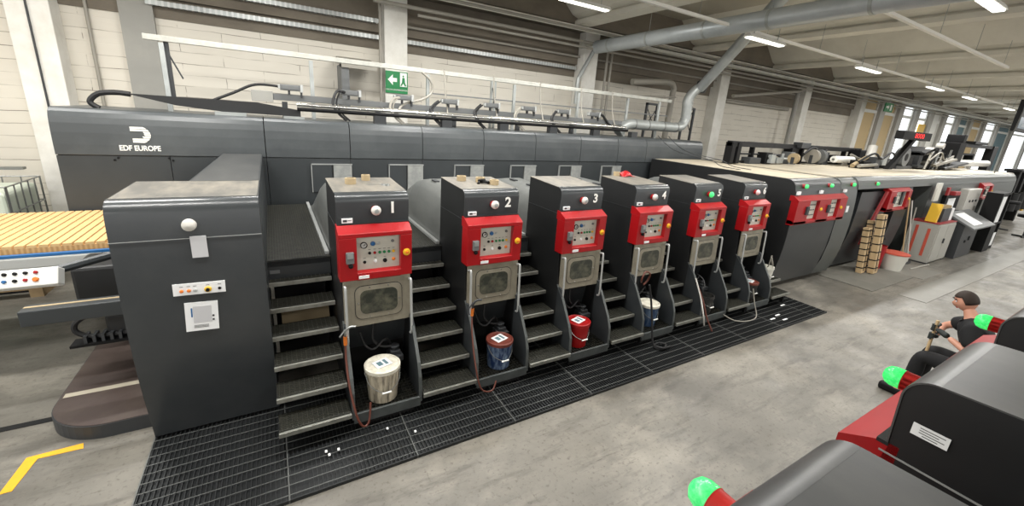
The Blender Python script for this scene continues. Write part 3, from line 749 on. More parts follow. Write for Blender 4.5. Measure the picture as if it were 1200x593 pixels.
    # bin: back, floor grating, toe plate
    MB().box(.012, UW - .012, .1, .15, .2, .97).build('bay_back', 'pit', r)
    g = MB()
    for i in range(17): xx = .02 + i * .0375; g.box(xx, xx + .006, -.5, .1, .185, .2)
    for i in range(14): yy = -.5 + i * .045; g.box(.014, UW - .014, yy, yy + .006, .187, .2)
    g.box(.014, UW - .014, -.505, .1, .15, .178)
    g.build('bay_grating', 'tread', r)
    MB().box(.0, UW, -.525, -.5, .1, .205).build('toe_plate', 'edge_worn', r, 0.003)
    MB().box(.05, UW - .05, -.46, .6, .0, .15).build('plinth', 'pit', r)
    pump = MB().box(.42, .56, -.2, -.02, .46, .52).box(.44, .54, -.16, -.04, .52, .56).lathe((.49, -.1, .56), [(.03, 0), (.03, .03), (.05, .03), (.05, .045), (.0001, .045)], 14).cyl((.46, -.05, .2), (.46, -.05, .46), .02).build('ink_pump', 'dark_grey', r, 0.004)
    MB().tube([(.48, -.05, .56), (.4, -.1, .7), (.28, -.12, .62), (.2, -.1, .66), (.15, -.05, .8)], .012, 8).tube([(.3, -.02, .9), (.28, -.06, .7), (.36, -.1, .62), (.46, -.1, .6)], .014, 8).build('pump_hose', 'rubber', r)
    # hood of the inking carriage behind the cabinet
    hp = [(-.012, 1.42), (-.012, 1.62), (0.01, 1.83), (.05, 1.96), (.11, 2.04), (.2, 2.08), (.45, 2.08), (.54, 2.04), (.61, 1.96), (.645, 1.8), (.65, 1.42)]
    q = MB(); n = len(hp); secs = [(.71, 1.0), (1.75, 1.0), (2.1, .9), (2.5, .62), (2.9, .25), (3.2, .04)]
    vs = [(x, y, 1.42 + (z - 1.42) * f_) for y, f_ in secs for x, z in hp]
    for k in range(len(secs) - 1): q.add(vs, [(k * n + i, k * n + i + 1, (k + 1) * n + i + 1, (k + 1) * n + i) for i in range(n - 1)], True)
    q.add(vs[:n], [tuple(range(n))]); q.add(vs[-n:], [tuple(range(n))])
    q.build('ink_hood', 'hood', r)
    for yy in (.95, 1.45): MB().box(.18, .24, yy, yy + .16, 2.078, 2.095).build('hood_catch', 'dark_grey', r)
    MB().box(-.06, -.02, .7, 3.4, 1.422, 1.455).build('edge_strip', 'alu_clean', r)
    MB().box(-.01, UW + .01, .75, 3.4, .1, 1.4).build('lower_housing', 'paint_black', r)
    return r
U0 = unit_proto()
def beacon(u, lit, cx=.355):
    z = 2.075
    base = MB().lathe((cx, -.03, z), [(.038, 0), (.038, -.03), (.036, -.045)], 20, axis='y').build('beacon_base', 'red', u)
    MB().lathe((cx, -.07, z), [(.040, 0), (.046, -.006), (.046, -.022), (.036, -.036), (.02, -.045), (.0001, -.047)], 20, axis='y').build('beacon_lens', lit, u)
    MB().lathe((cx, -.117, z), [(.022, .001), (.02, -.003), (.0001, -.004)], 16, axis='y').build('lens_cap', 'galv' if lit == 'lamp_off' else lit, u)
    return base
units = []
lampm = ['lamp_off', 'lamp_off', 'lamp_off', 'lamp_off', 'green_lit', 'lamp_pink']
topd = ['two rolls of tape and a scraper', 'tape rolls and black clips', 'nothing', 'a red rag', 'nothing', 'nothing']
for k in range(6):
    u = U0 if k == 0 else copy_tree(U0)
    u.location = (.479 + 1.2845 * k, 4.0, 0)
    units.append(u)
prox = copy_tree(U0)   # pristine copy for the second machine
for k, u in enumerate(units):
    beacon(u, lampm[k], .335 - .006 * k)
    t = text_obj('number', str(k + 1), .155, 'white', u, .002, .004); t.location = (.50 + .017 * k, -.043, 2.085); t.rotation_euler = (PI / 2, 0, 0)
    tag(u, ['printing unit nearest the tall feeder cabinet, holding a white bucket with black drips', 'printing unit with black clips on top and a blue rusty rimmed bucket inside',
            'printing unit with a bright red bucket inside and nothing on its top', 'printing unit with a red rag on top and a blue white lidded bucket inside',
            'printing unit with a green lit lamp and reddish hoses at its foot', 'printing unit farthest along the row, beside the long delivery deck'][k], 'printing unit', 'numbered printing units')

# ------------------------------------------------------------------ stairs between units
def stairs_proto():
    r = empty('access_stairs', (0, 0, 0)); w = 0.61
    for i in range(6):
        z = .25 + .195 * i; y = -.56 + .215 * i
        t = MB()
        t.box(.01, w - .01, y, y + .27, z - .035, z)
        tr = t.build('tread', 'tread', r)
        t = MB()
        for j in range(14): t.box(.03 + j * .042, .035 + j * .042, y + .03, y + .26, z - .001, z + .006)
        for j in range(9): t.box(.02, w - .02, y + .03 + j * .026, y + .034 + j * .026, z - .001, z + .005)
        t.build('anti_slip_rib', 'tread_rib', tr)
        MB().box(.008, w - .008, y - .01, y + .014, z - .04, z + .003).build('nosing', 'tread_edge', tr, 0.003)
    MB().box(.0, w, .62, .66, 1.22, 1.42).build('fascia', 'paint', r, 0.004)
    MB().box(.03, .12, .612, .62, 1.29, 1.325).build('fascia_latch', 'mid_grey', r)
    pf = MB().box(.0, w, .62, 3.42, 1.36, 1.42).build('platform', 'tread', r)
    t = MB()
    for j in range(22): t.box(.015 + j * .027, .019 + j * .027, .64, 3.4, 1.419, 1.425)
    t.build('anti_slip_rib', 'tread_rib', pf)
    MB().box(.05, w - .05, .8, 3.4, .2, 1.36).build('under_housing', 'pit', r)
    return r
s0 = stairs_proto()
for k in range(7):
    o = s0 if k == 0 else copy_tree(s0)
    o.location = (.479 - .645 + 1.2845 * k + .018, 4.0, 0)
    if k == 6:
        pass
    tag(o, ['black stair between the tall feeder cabinet and the white bucket unit', 'black stair between the white bucket unit and the blue bucket unit', 'black stair between the blue bucket unit and the red bucket unit',
            'black stair with greenish dirt between the red bucket unit and the red rag unit', 'black stair between the red rag unit and the green lamp unit', 'black stair between the green lamp unit and the last unit', 'short black two tread stair at the end of the unit row'][k], 'stairs', 'stairs between the printing units')
    if k == 6: s6 = o
# the last stair is only two treads against the deck side
for ch in list(s6.children):
    nm_ = ch.name.split('.')[0]
    if nm_ in ('stringer', 'fascia', 'fascia_latch', 'under_housing') : bpy.data.objects.remove(ch)
trs = sorted([c for c in s6.children if c.name.startswith('tread')], key=lambda c: min(v.co.z for v in c.data.vertices))
for t_ in trs[2:]:
    for g_ in list(t_.children): bpy.data.objects.remove(g_)
    bpy.data.objects.remove(t_)
MB().box(.0, .03, -.3, .2, .05, .4).box(.55, .58, -.5, .1, .05, .22).build('support', 'paint_black', s6)

# roller drum visible through the first stair
tag(MB().cyl((-.05, 4.75, .68), (.42, 4.75, .68), .16, n=20).build('steel_drum', 'cork'), 'pale round drum glimpsed behind the treads of the first stair', 'drum')

# ================================================================== FEEDER CABINET (left)
fd = empty('feeder_cabinet', (-.62, 4.4, 0), 0, 'tall dark grey feeder cabinet with an L shaped dusty top at the left', 'machine')
def FW(mb): mb.v = [v - Vector((-.62, 4.4, 0)) for v in mb.v]; return mb
fp_ = [(4.13, .03), (4.08, .3), (4.04, .5), (4.005, .75), (3.985, 1.0), (3.973, 1.25), (3.97, 1.5), (3.972, 1.75), (3.978, 1.95), (3.984, 2.05)] + [(4.10 - .112 * math.cos(PI / 2 * i / 10), 2.095 + .12 * math.sin(PI / 2 * i / 10)) for i in range(1, 11)] + [(4.93, 2.215), (4.93, .03)]
FW(MB().prism_x(fp_, -1.11, -.135)).build('cabinet_shell', 'paint_bend', fd, 0.012, 3)
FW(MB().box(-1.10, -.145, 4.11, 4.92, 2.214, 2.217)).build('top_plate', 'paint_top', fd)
FW(MB().prism_z([(-.72, 4.93), (-.135, 4.93), (-.135, 7.45), (-.64, 7.45)], 1.2, 2.215)).build('bridge', 'paint', fd, 0.01)
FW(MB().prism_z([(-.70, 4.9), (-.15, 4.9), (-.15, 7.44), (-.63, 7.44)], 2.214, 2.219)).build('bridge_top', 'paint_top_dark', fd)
FW(MB().box(-1.112, -.133, 3.966, 3.972, 1.905, 1.909)).build('panel_seam', 'seam', fd)
FW(MB().box(-.136, -.1345, 4.2, 4.95, .1, 2.1)).build('side_panel', 'paint_low', fd)
FW(MB().lathe((-.617, 3.985, 2.02), [(.045, 0), (.05, -.02), (.05, -.03), (.046, -.05), (.03, -.065), (.0001, -.07)], 24, axis='y')).build('signal_lamp', 'lamp_off', fd)
FW(MB().box(-.625, -.52, 3.955, 3.966, 1.745, 1.925)).build('grey_sticker', 'sticker_grey', fd)
Mp = Matrix.Translation((-.61, 3.968, 1.475)) @ Matrix.Rotation(math.radians(1.5), 4, 'Y')
ps = MB().box(-.175, .175, -.008, 0, -.05, .05, Mp); ps = FW(ps).build('switch_plate', 'paper', fd)
for fx, m, rr in ((-.12, 'orange', .014), (-.072, 'orange', .014), (-.03, 'alu_clean', .015), (.055, 'yellow', .026), (.135, 'black', .012)):
    FW(MB().lathe((fx, -.008, -.012), [(rr, 0), (rr, -.006), (rr * .7, -.014), (.0001, -.014)], 14, axis='y', M=Mp)).build('button', m, ps)
FW(MB().lathe((.055, -.02, -.012), [(.014, 0), (.013, -.02), (.0001, -.02)], 14, axis='y', M=Mp)).build('switch_knob', 'black', ps)
b = MB()
for fx in (-.12, -.072, -.03, .055, .135): b.box(fx - .012, fx + .012, -.0095, -.008, .024, .028, Mp)
FW(b).build('legend', 'mid_grey', ps)
Mq = Matrix.Translation((-.62, 3.972, 1.22)) @ Matrix.Rotation(math.radians(3), 4, 'Y')
dc = FW(MB().box(-.115, .11, -.006, 0, -.13, .13, Mq)).build('document_label', 'paper', fd)
FW(MB().box(-.06, .065, -.0075, -.006, -.055, .095, Mq)).build('label_patch', 'sticker_grey', dc)
FW(MB().box(-.075, -.065, -.0075, -.006, -.0, .08, Mq)).build('label_stripe', 'blue', dc)
b = MB()
for z in (-.08, -.09, -.1): b.box(-.06, .04, -.0075, -.006, z, z + .003, Mq)
b.box(.068, .082, -.0075, -.006, -.01, .006, Mq).box(.068, .082, -.0075, -.006, -.045, -.03, Mq)
FW(b).build('label_print', 'dark_grey', dc)
FW(MB().lathe((-.93, 4.02, .82), [(.006, 0), (.006, -.012), (.0001, -.012)], 8, axis='y')).build('bolt', 'paper', fd)

# small beacon-less: left machinery -------------------------------------------------
# floor plate with rounded end
fl_ = empty('floor_track_cover', (-1.4, 5.2, 0), 0, 'low brown steel floor plate with rounded front end beside the feeder', 'floor plate')
pp = []
for i in range(13): t = PI + PI / 2 * i / 12; pp.append((-1.45 + .5 * math.cos(t) - .0, 4.85 + .5 * math.sin(t)))
pp = [(-1.95, 6.9)] + pp + [(-.9, 4.35), (-.75, 6.9)]
def FW2(mb): mb.v = [v - Vector((-1.4, 5.2, 0)) for v in mb.v]; return mb
FW2(MB().prism_z(pp, 0.0, .135)).build('base', 'dark_grey', fl_, 0.008)
FW2(MB().prism_z([(x * 1.0 + (.008 if x < -1.5 else 0), y + (.008 if y < 4.7 else 0)) for x, y in pp], .135, .142)).build('cover_sheet', 'plate_brown', fl_)
FW2(MB().add([(-1.92, 4.93, .1435), (-.9, 4.93, .1435), (-.9, 5.0, .1435), (-1.92, 5.0, .1435), (-1.92, 4.93, .142), (-.9, 4.93, .142), (-.9, 5.0, .142), (-1.92, 5.0, .142)], [(0, 1, 2, 3), (4, 5, 6, 7), (0, 1, 5, 4), (2, 3, 7, 6), (1, 2, 6, 5), (3, 0, 4, 7)])).build('stripe', 'tape_beige', fl_)

# conveyor with stacked corrugated board
cv = empty('board_conveyor', (-3.4, 6.6, 0), 0, 'conveyor bed with steel rail under the stack of corrugated board at the left', 'conveyor')
MB().box(-3, 1.9, -.84, -.78, 1.2, 1.325).build('side_rail', 'alu_clean', cv, 0.02, 3)
MB().box(-3, 1.9, -.78, .82, 1.2, 1.30).build('bed', 'dark_grey', cv)
MB().box(-3, 1.9, -.835, -.785, 1.325, 1.35).build('blue_edge', 'blue', cv)
MB().box(-3, 1.9, -.83, -.79, 1.15, 1.2).build('lower_rail', 'black', cv)
for x in (-2.8, 1.75):
    MB().box(x, x + .12, -.7, -.6, 0, 1.2).build('leg', 'dark_grey', cv)
    MB().box(x, x + .12, .7, .8, 0, 1.2).build('leg', 'dark_grey', cv)
bs = empty('corrugated_board_stack', (-3.4, 6.6, 1.30), 0, 'stack of brown corrugated board lying on the conveyor', 'cardboard')
MB().box(-3, 1.88, -.76, .86, 0.0, .1).build('board_body', 'card', bs)
q = MB(); n = 56
for i in range(n):
    x = -3 + 4.85 * i / n
    q.box(x, x + .068, -.76, .86, .1, .128)
q.build('top_sheets', 'board_tan', bs)
pl = empty('wooden_pallet', (-4.1, 8.75, 0), 0, 'wooden pallet on the floor behind the board conveyor', 'pallet')
for i in range(3): MB().box(-.7, 1.0, -.55 + i * .25, -.4 + i * .25, .12, .145).build('slat', 'pallet', pl)
for x in (-.7, .1, .86): MB().box(x, x + .14, -.55, .1, .0, .12).build('bearer', 'pallet', pl)
# control box on arm
cb = empty('control_box', (-1.83, 4.34, 1.58), 0, 'white push button control box with red stop button hanging left of the feeder', 'control box')
Mc = Matrix.Rotation(math.radians(-28), 4, 'X')
q = MB().box(-.16, .3, -.02, .1, -.075, .065, Mc); q.build('box_body', 'white_pad', cb, 0.01)
for i in range(6):
    for j in range(2):
        m = ['black', 'black', 'black', 'black', 'black', 'red'][i] if j == 0 else ['yellow', 'red', 'blue', 'black', 'red', 'orange'][i]
        rr = .0125 if not (i == 5 and j == 1) else .018
        MB().lathe((-.095 + i * .055, -.02, .03 - j * .055), [(rr, 0), (rr, -.014), (rr * .7, -.018), (.0001, -.018)], 12, axis='y', M=Mc).build('push_button', m, cb)
ar = empty('swing_arm', (-1.2, 4.8, 1.5), 0, 'grey steel arm that carries the white control box', 'arm')
MB().add([], []).cyl((-.52, -.42, .06), (.1, .05, .12), .035, n=8, smooth=False).build('arm_bar', 'paint_low', ar)
MB().cyl((.02, -.02, .03), (.02, -.02, .2), .03).cyl((.02, -.02, .06), (.1, -.02, .06), .02).cyl((-.06, -.06, .1), (.12, .02, .12), .02).build('clamp', 'steel', ar)
# lower grey beam
lb_ = empty('stacker_beam', (-1.55, 4.75, 1.1), 0, 'horizontal grey square steel beam sticking out left of the feeder', 'beam')
MB().box(-.4, .5, -.08, .08, -.07, .07).build('beam', 'paint_low', lb_, 0.008)
MB().box(-.39, .3, .0, .03, .07, .073).build('worn_strip', 'cork', lb_)
MB().box(.3, .42, -.1, 0, .07, .17).build('bracket', 'mid_grey', lb_)
# drive box behind and drag chain
tag(MB().box(-1.75, -1.0, 5.15, 5.65, .82, 1.36).box(-1.6, -1.0, 5.2, 5.65, .55, .82).build('drive_box', 'paint_black', None, 0.03), 'black drive housing behind the swing arm', 'machine')
dg_ = empty('drag_chain', (-1.54, 5.2, .71), 0, 'black cable drag chain curling below the grey beam', 'cable chain')
pts = [(.35, 0, .15), (.0, 0, .15), (-.15, 0, .14), (-.26, 0, .08), (-.28, 0, -.01), (-.2, 0, -.08), (-.05, 0, -.1), (.35, 0, -.1)]
MB().tube(pts, .025, 8).build('rail', 'rubber', dg_)
b = MB()
for i in range(9): b.box(-.22 + i * .065, -.195 + i * .065, -.06, .06, -.135, -.06)
b.build('chain_link', 'dark_grey', dg_)
MB().box(-.32, .4, -.08, .08, -.16, -.135).build('chain_tray', 'black', dg_)

# IBC tank at the back left
ib = empty('ibc_tank', (-3.85, 9.05, .0), 0, 'white caged liquid tank standing behind the board stack at the left edge', 'tank')
MB().box(-.5, .5, -.5, .5, .15, 1.5).build('tank_body', 'ibc', ib, 0.08, 4)
b = MB()
for i in range(6):
    x = -.52 + i * .208
    for y in (-.53, .53): b.cyl((x, y, .1), (x, y, 1.58), .009, n=6)
    for xx in (-.53, .53): b.cyl((xx, x, .1), (xx, x, 1.58), .009, n=6)
for z in (.4, .8, 1.2, 1.58):
    for y in (-.53, .53): b.cyl((-.53, y, z), (.53, y, z), .01, n=6)
    for x in (-.53, .53): b.cyl((x, -.53, z), (x, .53, z), .01, n=6)
b.build('cage', 'steel', ib)
MB().box(-.6, .6, -.6, .6, 0, .12).build('base_pallet', 'black', ib)
MB().box(-.35, .1, -.56, -.54, .85, 1.15).build('label_board', 'dark_grey', ib)
MB().lathe((0, 0, 1.5), [(.12, 0), (.12, .06), (.0001, .06)], 16).build('screw_cap', 'black', ib)
tag(MB().box(-9, -3.5, 9.6, 9.72, 1.68, 1.72).build('shelf_rail', 'steel'), 'thin grey rail on the wall above the caged tank', 'rail')

# ================================================================== DECK (right, slotter / die section)
dk = empty('delivery_deck', (12, 5.8, 0), 0, 'long waist high dark grey machine section with red consoles right of unit 6', 'machine')
def DW(mb): mb.v = [v - Vector((12, 5.8, 0)) for v in mb.v]; return mb
def dprof(top=2.27, back=7.42):
    return [(4.05, .1), (3.98, .3), (3.935, .5), (3.9, .72), (3.88, .95), (3.87, 1.2), (3.87, 1.5), (3.882, 1.75), (3.9, 1.95), (3.92, 2.08), (3.945, top - .1), (3.985, top - .045), (4.03, top - .015), (4.1, top), (back, top), (back, .1)]
DW(MB().prism_x(dprof(), 8.46, 10.28)).build('front_section', 'paint', dk, 0.01)
DW(MB().prism_x([(y - .004, z) if y < 4.2 else (y, z) for y, z in dprof()] , 8.445, 8.462)).build('side_cheek', 'paint_black', dk)
DW(MB().box(8.52, 10.26, 4.12, 7.38, 2.268, 2.276)).build('deck_plate', 'deck_top', dk)
DW(MB().prism_x(dprof(2.285), 10.29, 11.05)).build('front_section', 'paint_deck', dk, 0.01)
# long top beam over the openings
DW(MB().prism_x([(3.9, 2.03), (3.91, 2.12), (3.95, 2.22), (4.0, 2.28), (4.1, 2.30), (7.0, 2.30), (7.0, 2.03)], 11.05, 24.5)).build('top_beam', 'paint_deck', dk, 0.01)
DW(MB().box(10.3, 24.4, 4.08, 6.98, 2.284, 2.304)).build('deck_plate', 'deck_top', dk)
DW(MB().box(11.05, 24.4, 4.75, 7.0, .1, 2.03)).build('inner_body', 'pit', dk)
DW(MB().prism_x([(4.2, .08), (4.08, .5), (3.99, 1.0), (3.97, 1.5), (3.97, 1.95), (4.08, 1.95), (4.3, .08)], 11.5, 13.1)).build('opening_panel', 'paint', dk, 0.006)
DW(MB().prism_x([(4.1, .08), (4.0, .5), (3.94, 1.0), (3.93, 1.5), (3.93, 2.02), (4.1, 2.02), (4.3, .08)], 13.55, 14.35)).build('opening_panel', 'paint', dk, 0.006)
DW(MB().prism_x([(4.1, .08), (3.98, .5), (3.91, 1.0), (3.9, 1.5), (3.9, 2.03), (4.7, 2.03), (4.7, .08)], 15.6, 20.0)).build('front_section', 'paint_deck', dk, 0.01)
DW(MB().prism_x([(4.1, .08), (3.98, .5), (3.91, 1.0), (3.9, 1.5), (3.9, 2.03), (4.7, 2.03), (4.7, .08)], 21.0, 24.5)).build('front_section', 'paint_deck', dk, 0.01)
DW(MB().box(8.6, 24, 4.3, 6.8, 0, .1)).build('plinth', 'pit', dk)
# curved seam lines on front sections
sp_ = [(3.985, 2.2), (3.93, 2.1), (3.895, 1.9), (3.865, 1.5), (3.87, .95), (3.925, .5), (4.045, .12)]
for X in (10.285,):
    o = MB()
    for a in range(len(sp_) - 1):
        (y0, z0), (y1, z1) = sp_[a], sp_[a + 1]
        o.add([(X, y0 - .003, z0), (X + .012, y0 - .003, z0), (X + .012, y1 - .003, z1), (X, y1 - .003, z1), (X, y0 + .01, z0), (X + .012, y0 + .01, z0), (X + .012, y1 + .01, z1), (X, y1 + .01, z1)],
              [(0, 1, 2, 3), (4, 5, 6, 7), (0, 4, 5, 1), (1, 5, 6, 2), (2, 6, 7, 3), (3, 7, 4, 0)])
    DW(o).build('panel_seam', 'seam_dark', dk)
def red_console(xa, xb, z0, z1, plates, yb=3.9, label_only=False):
    """frame with windows: plates = list of (x0,x1)"""
    yf = yb - .13; c = MB()
    c.prism_x([(yf, z1 - .08), (yb - .02, z1), (yb + .04, z1), (yb + .04, z1 - .1), (yf, z1 - .1)], xa, xb)
    c.prism_x([(yf, z0 + .07), (yf + .05, z0 + .09), (yb, z0 + .09), (yb, z0), (yf + .03, z0), (yf, z0 + .02)], xa, xb)
    cuts = [xa] + [v for p in plates for v in p] + [xb]
    for i in range(0, len(cuts), 2): c.box(cuts[i], cuts[i + 1], yf, yb, z0 + .02, z1 - .09)
    con = DW(c).build('red_console', 'red', dk, 0.004)
    for (a, b_) in plates:
        w = b_ - a
        DW(MB().box(a, b_, yf + .06, yf + .07, z0 + .08, z1 - .09)).build('instrument_plate', 'plate', con)
        q = MB()
        for i in range(5):
            for j in range(3): q.cyl((a + w * (.15 + .17 * i), yf + .06, z0 + .17 + j * .1), (a + w * (.15 + .17 * i), yf + .045, z0 + .17 + j * .1), .012, n=8)
        DW(q).build('button_row', 'mid_grey', con)
        DW(MB().lathe((a + w * .2, yf + .06, z1 - .16), [(.03, 0), (.03, -.012), (.02, -.012), (.02, -.004), (.0001, -.004)], 12, axis='y')).build('gauge_ring', 'paper', con)
        DW(MB().box(a - .13, a - .05, yf - .035, yf, (z0 + z1) / 2 - .08, (z0 + z1) / 2 + .08)).build('switch_box', 'dark_grey', con, 0.005)
        DW(MB().lathe((b_ + .1, yf, (z0 + z1) / 2), [(.036, 0), (.036, -.01), (.024, -.012), (.024, -.022), (.0001, -.022)], 14, axis='y')).build('rotary_switch', 'yellow', con)
    return con
red_console(8.42, 10.42, 1.42, 1.98, [(8.88, 9.25), (9.72, 10.1)], 3.93)
red_console(12.7, 14.0, 1.46, 2.04, [(13.05, 13.8)], 3.95)
red_console(19.9, 21.0, 1.5, 2.05, [(20.15, 20.85)], 3.9)
DW(MB().box(13.5, 13.62, 3.84, 3.87, 1.6, 1.95)).build('dark_strip', 'dark_grey', dk)  # narrow dark grey strip before the instrument plate
for X, lb in ((8.75, 1), (9.75, 1), (10.75, 1), (11.95, 1)):
    DW(MB().lathe((X, 3.96, 2.15), [(.04, 0), (.04, -.045), (.038, -.055)], 16, axis='y')).build('beacon_base', 'red_dull', dk)
    DW(MB().lathe((X + .02, 3.905, 2.15), [(.04, 0), (.043, -.02), (.032, -.04), (.0001, -.052)], 16, axis='y')).build('beacon_lens', 'green_lit', dk)
for X, z in ((8.42, 2.0), (9.28, 2.0), (10.3, 2.0), (10.62, 1.55)):
    DW(MB().box(X + .05, X + .16, 3.87, 3.9, z, z + .06 if z > 1.9 else z + .14)).build('small_label', 'paper', dk)
# red edged sloping guard in opening
gd = DW(MB().add([(12.55, 3.86, 1.95), (12.68, 3.86, 1.95), (12.3, 3.95, .65), (12.17, 3.95, .65), (12.55, 3.9, 1.95), (12.68, 3.9, 1.95), (12.3, 3.99, .65), (12.17, 3.99, .65)], [(0, 1, 2, 3), (4, 5, 6, 7), (0, 4, 5, 1), (1, 5, 6, 2), (2, 6, 7, 3), (3, 7, 4, 0)])).build('guard_edge', 'red_dull', dk)

# ------------------------------------------------------------------ floor gratings (each panel of its own)
def grate_proto():
    r = MB(); w = 1.016; d = 1.28
    b = MB()
    for i in range(30): x = .012 + i * .0338; b.box(x, x + .007, 0, d, .008, .026)
    b.box(0, w, 0, .012, .0, .03).box(0, w, d - .012, d, 0, .03)
    b.box(0, w, 0.012, d - .012, .002, .006)
    o = b.build('floor_grating', 'grate')
    c = MB()
    for j in range(13): y = .05 + j * .1; c.box(0, w, y, y + .007, .026, .030)
    c.box(-.002, .007, 0, d, .0, .031).build('bearing_bar', 'grate_line', o)
    return o
g0 = grate_proto()
gl = ['in front of the tall feeder cabinet', 'below the first stair', 'before the white bucket and the stair beside it', 'before the blue rusty rimmed bucket', 'just left of the red bucket', 'just right of the red bucket', 'with the coiled black hose on it', 'left of the reddish hoses', 'with the grey hose loop on it', 'with white scraps near the end of the row', 'cut narrow at the far end of the row']
for k in range(10):
    o = g0 if k == 0 else copy_tree(g0)
    o.location = (-1.115 + 1.02 * k, 2.925, 0.001)
    if k == 9: o.scale = (.45, 1, 1)
    tag(o, 'black steel floor grating panel %s' % gl[k], 'floor grating', 'floor grating panels along the machine')
# litter on gratings
for k, (x, y) in enumerate([(.22, 3.25), (.2, 3.3), (.3, 3.28), (.75, 3.35), (.98, 3.2), (7.1, 3.15), (7.35, 3.2), (7.3, 3.05), (7.9, 3.4)]):
    big = k > 4
    tag(MB().box(x, x + (.13 if big else .02), y, y + .03, .032, .04).build('paper_scrap', 'paper', None, 0.003), ('crumpled white paper scrap on the grating below unit 6' if big else 'tiny pale paper crumb on the grating below unit 1'), 'paper scrap', 'scraps below unit 6' if big else 'crumbs below unit 1')

# floor slabs right
tag(MB().box(10.8, 13.1, 3.05, 4.25, 0.001, .02).build('steel_floor_plate', 'slab', None, 0.003), 'dark steel floor plate under the strapped wooden strips', 'floor plate')
tag(MB().box(13.15, 14.4, 2.9, 3.7, 0.001, .012).build('steel_floor_plate', 'slab_pale', None, 0.003), 'pale metal floor plate right of the dark plate', 'floor plate')
tag(MB().box(11.2, 30, 2.3, 2.75, 0.001, .008).build('floor_channel_cover', 'slab_pale'), 'long pale channel cover across the aisle floor', 'floor plate')
tag(MB().box(-9, -1.95, 4.8, 4.87, 0.001, .006).build('floor_slot', 'pit'), 'dark narrow slot in the floor left of the rounded plate', 'floor slot')

# yellow tape corner
tp = MB()
def quad(pts, z=.003):
    tp.add([(x, y, z) for x, y in pts] + [(x, y, .001) for x, y in pts], [(0, 1, 2, 3), (4, 5, 6, 7), (0, 1, 5, 4), (1, 2, 6, 5), (2, 3, 7, 6), (3, 0, 4, 7)])
quad([(-2.0, 3.95), (-1.93, 3.95), (-1.9, 4.28), (-1.98, 4.33)]); quad([(-1.98, 4.33), (-1.9, 4.28), (-1.62, 4.27), (-1.64, 4.345)])
tag(tp.build('floor_tape', 'orange_tape'), 'worn yellow corner tape mark on the concrete floor', 'floor marking')

# ================================================================== BUCKETS
def bucket(x, y, z, rt, rb, h, m, lidm, label, lid=True, paper=True, handle=True, cat='bucket'):
    r = empty('paint_bucket', (x, y, z), 0, label, cat, 'ink buckets at the units')
    MB().lathe((0, 0, 0), [(rb, 0), (rb + (rt - rb) * .9, h * .86), (rt + .006, h * .87), (rt + .006, h * .9), (rt, h * .9), (rt, h), (rt - .008, h), (rt - .02, h * .55), (.0001, h * .5)], 28).build('pail', m, r)
    if lid:
        MB().lathe((0, 0, h), [(rt + .009, -.03), (rt + .01, .004), (rt - .006, .01), (rt - .016, .0), (.0001, .0)], 28).build('lid', lidm, r)
    if paper:
        p_ = MB().box(-.08, .08, -.06, .07, h + .012 - .008, h + .008).build('paper_label', 'paper', r); p_.rotation_euler = (0, 0, .3)
        MB().box(-.05, .0, -.03, .04, h + .0085, h + .0095).box(.02, .05, -.04, .05, h + .0085, h + .0095).build('label_print', 'teal', p_)
    if handle:
        MB().tube([(-rt - .008, 0, h * .86), (-rt * .8, -rt * .62, h * .55), (0, -rt - .012, h * .4), (rt * .8, -rt * .62, h * .55), (rt + .008, 0, h * .86)], .004, 6).build('wire_handle', 'steel', r)
        MB().cyl((-.045, -rt - .012, h * .4), (.045, -rt - .012, h * .4), .009, n=8).build('grip', 'white', r)
    return r
bucket(.79, 3.67, .2, .165, .14, .36, 'bucket_white', 'bucket_lid', 'large white ink bucket with black drips standing in unit 1')
bucket(2.13, 3.68, .2, .15, .13, .33, 'bucket_blue', 'bucket_rust', 'blue smeared ink bucket with rusty rim and paper standing in unit 2')
bucket(3.3, 3.68, .2, .15, .125, .33, 'bucket_red', 'bucket_red', 'red ink bucket standing in unit 3')
bucket(4.66, 3.72, .2, .15, .125, .33, 'navy', 'bucket_lid', 'blue ink bucket with white lid standing in unit 4', paper=False)
bucket(5.93, 3.66, .2, .13, .11, .28, 'bucket_black', 'bucket_black', 'black ink bucket with hoses in it standing in unit 5', lid=False, paper=False)
MB().lathe((0, 0, .2), [(.118, 0), (.0001, 0.001)], 20).build('ink_surface', 'ink', bpy.data.objects['paint_bucket.004'] if 'paint_bucket.004' in bpy.data.objects else None)
bucket(7.25, 3.72, .2, .14, .12, .3, 'bucket_black', 'bucket_rust', 'dark ink bucket with brownish red lid standing in unit 6')
bucket(7.72, 3.72, .45, .115, .095, .28, 'bucket_plain', 'bucket_plain', 'small off white bucket with a hose on the stair right of unit 6', lid=False, paper=False)

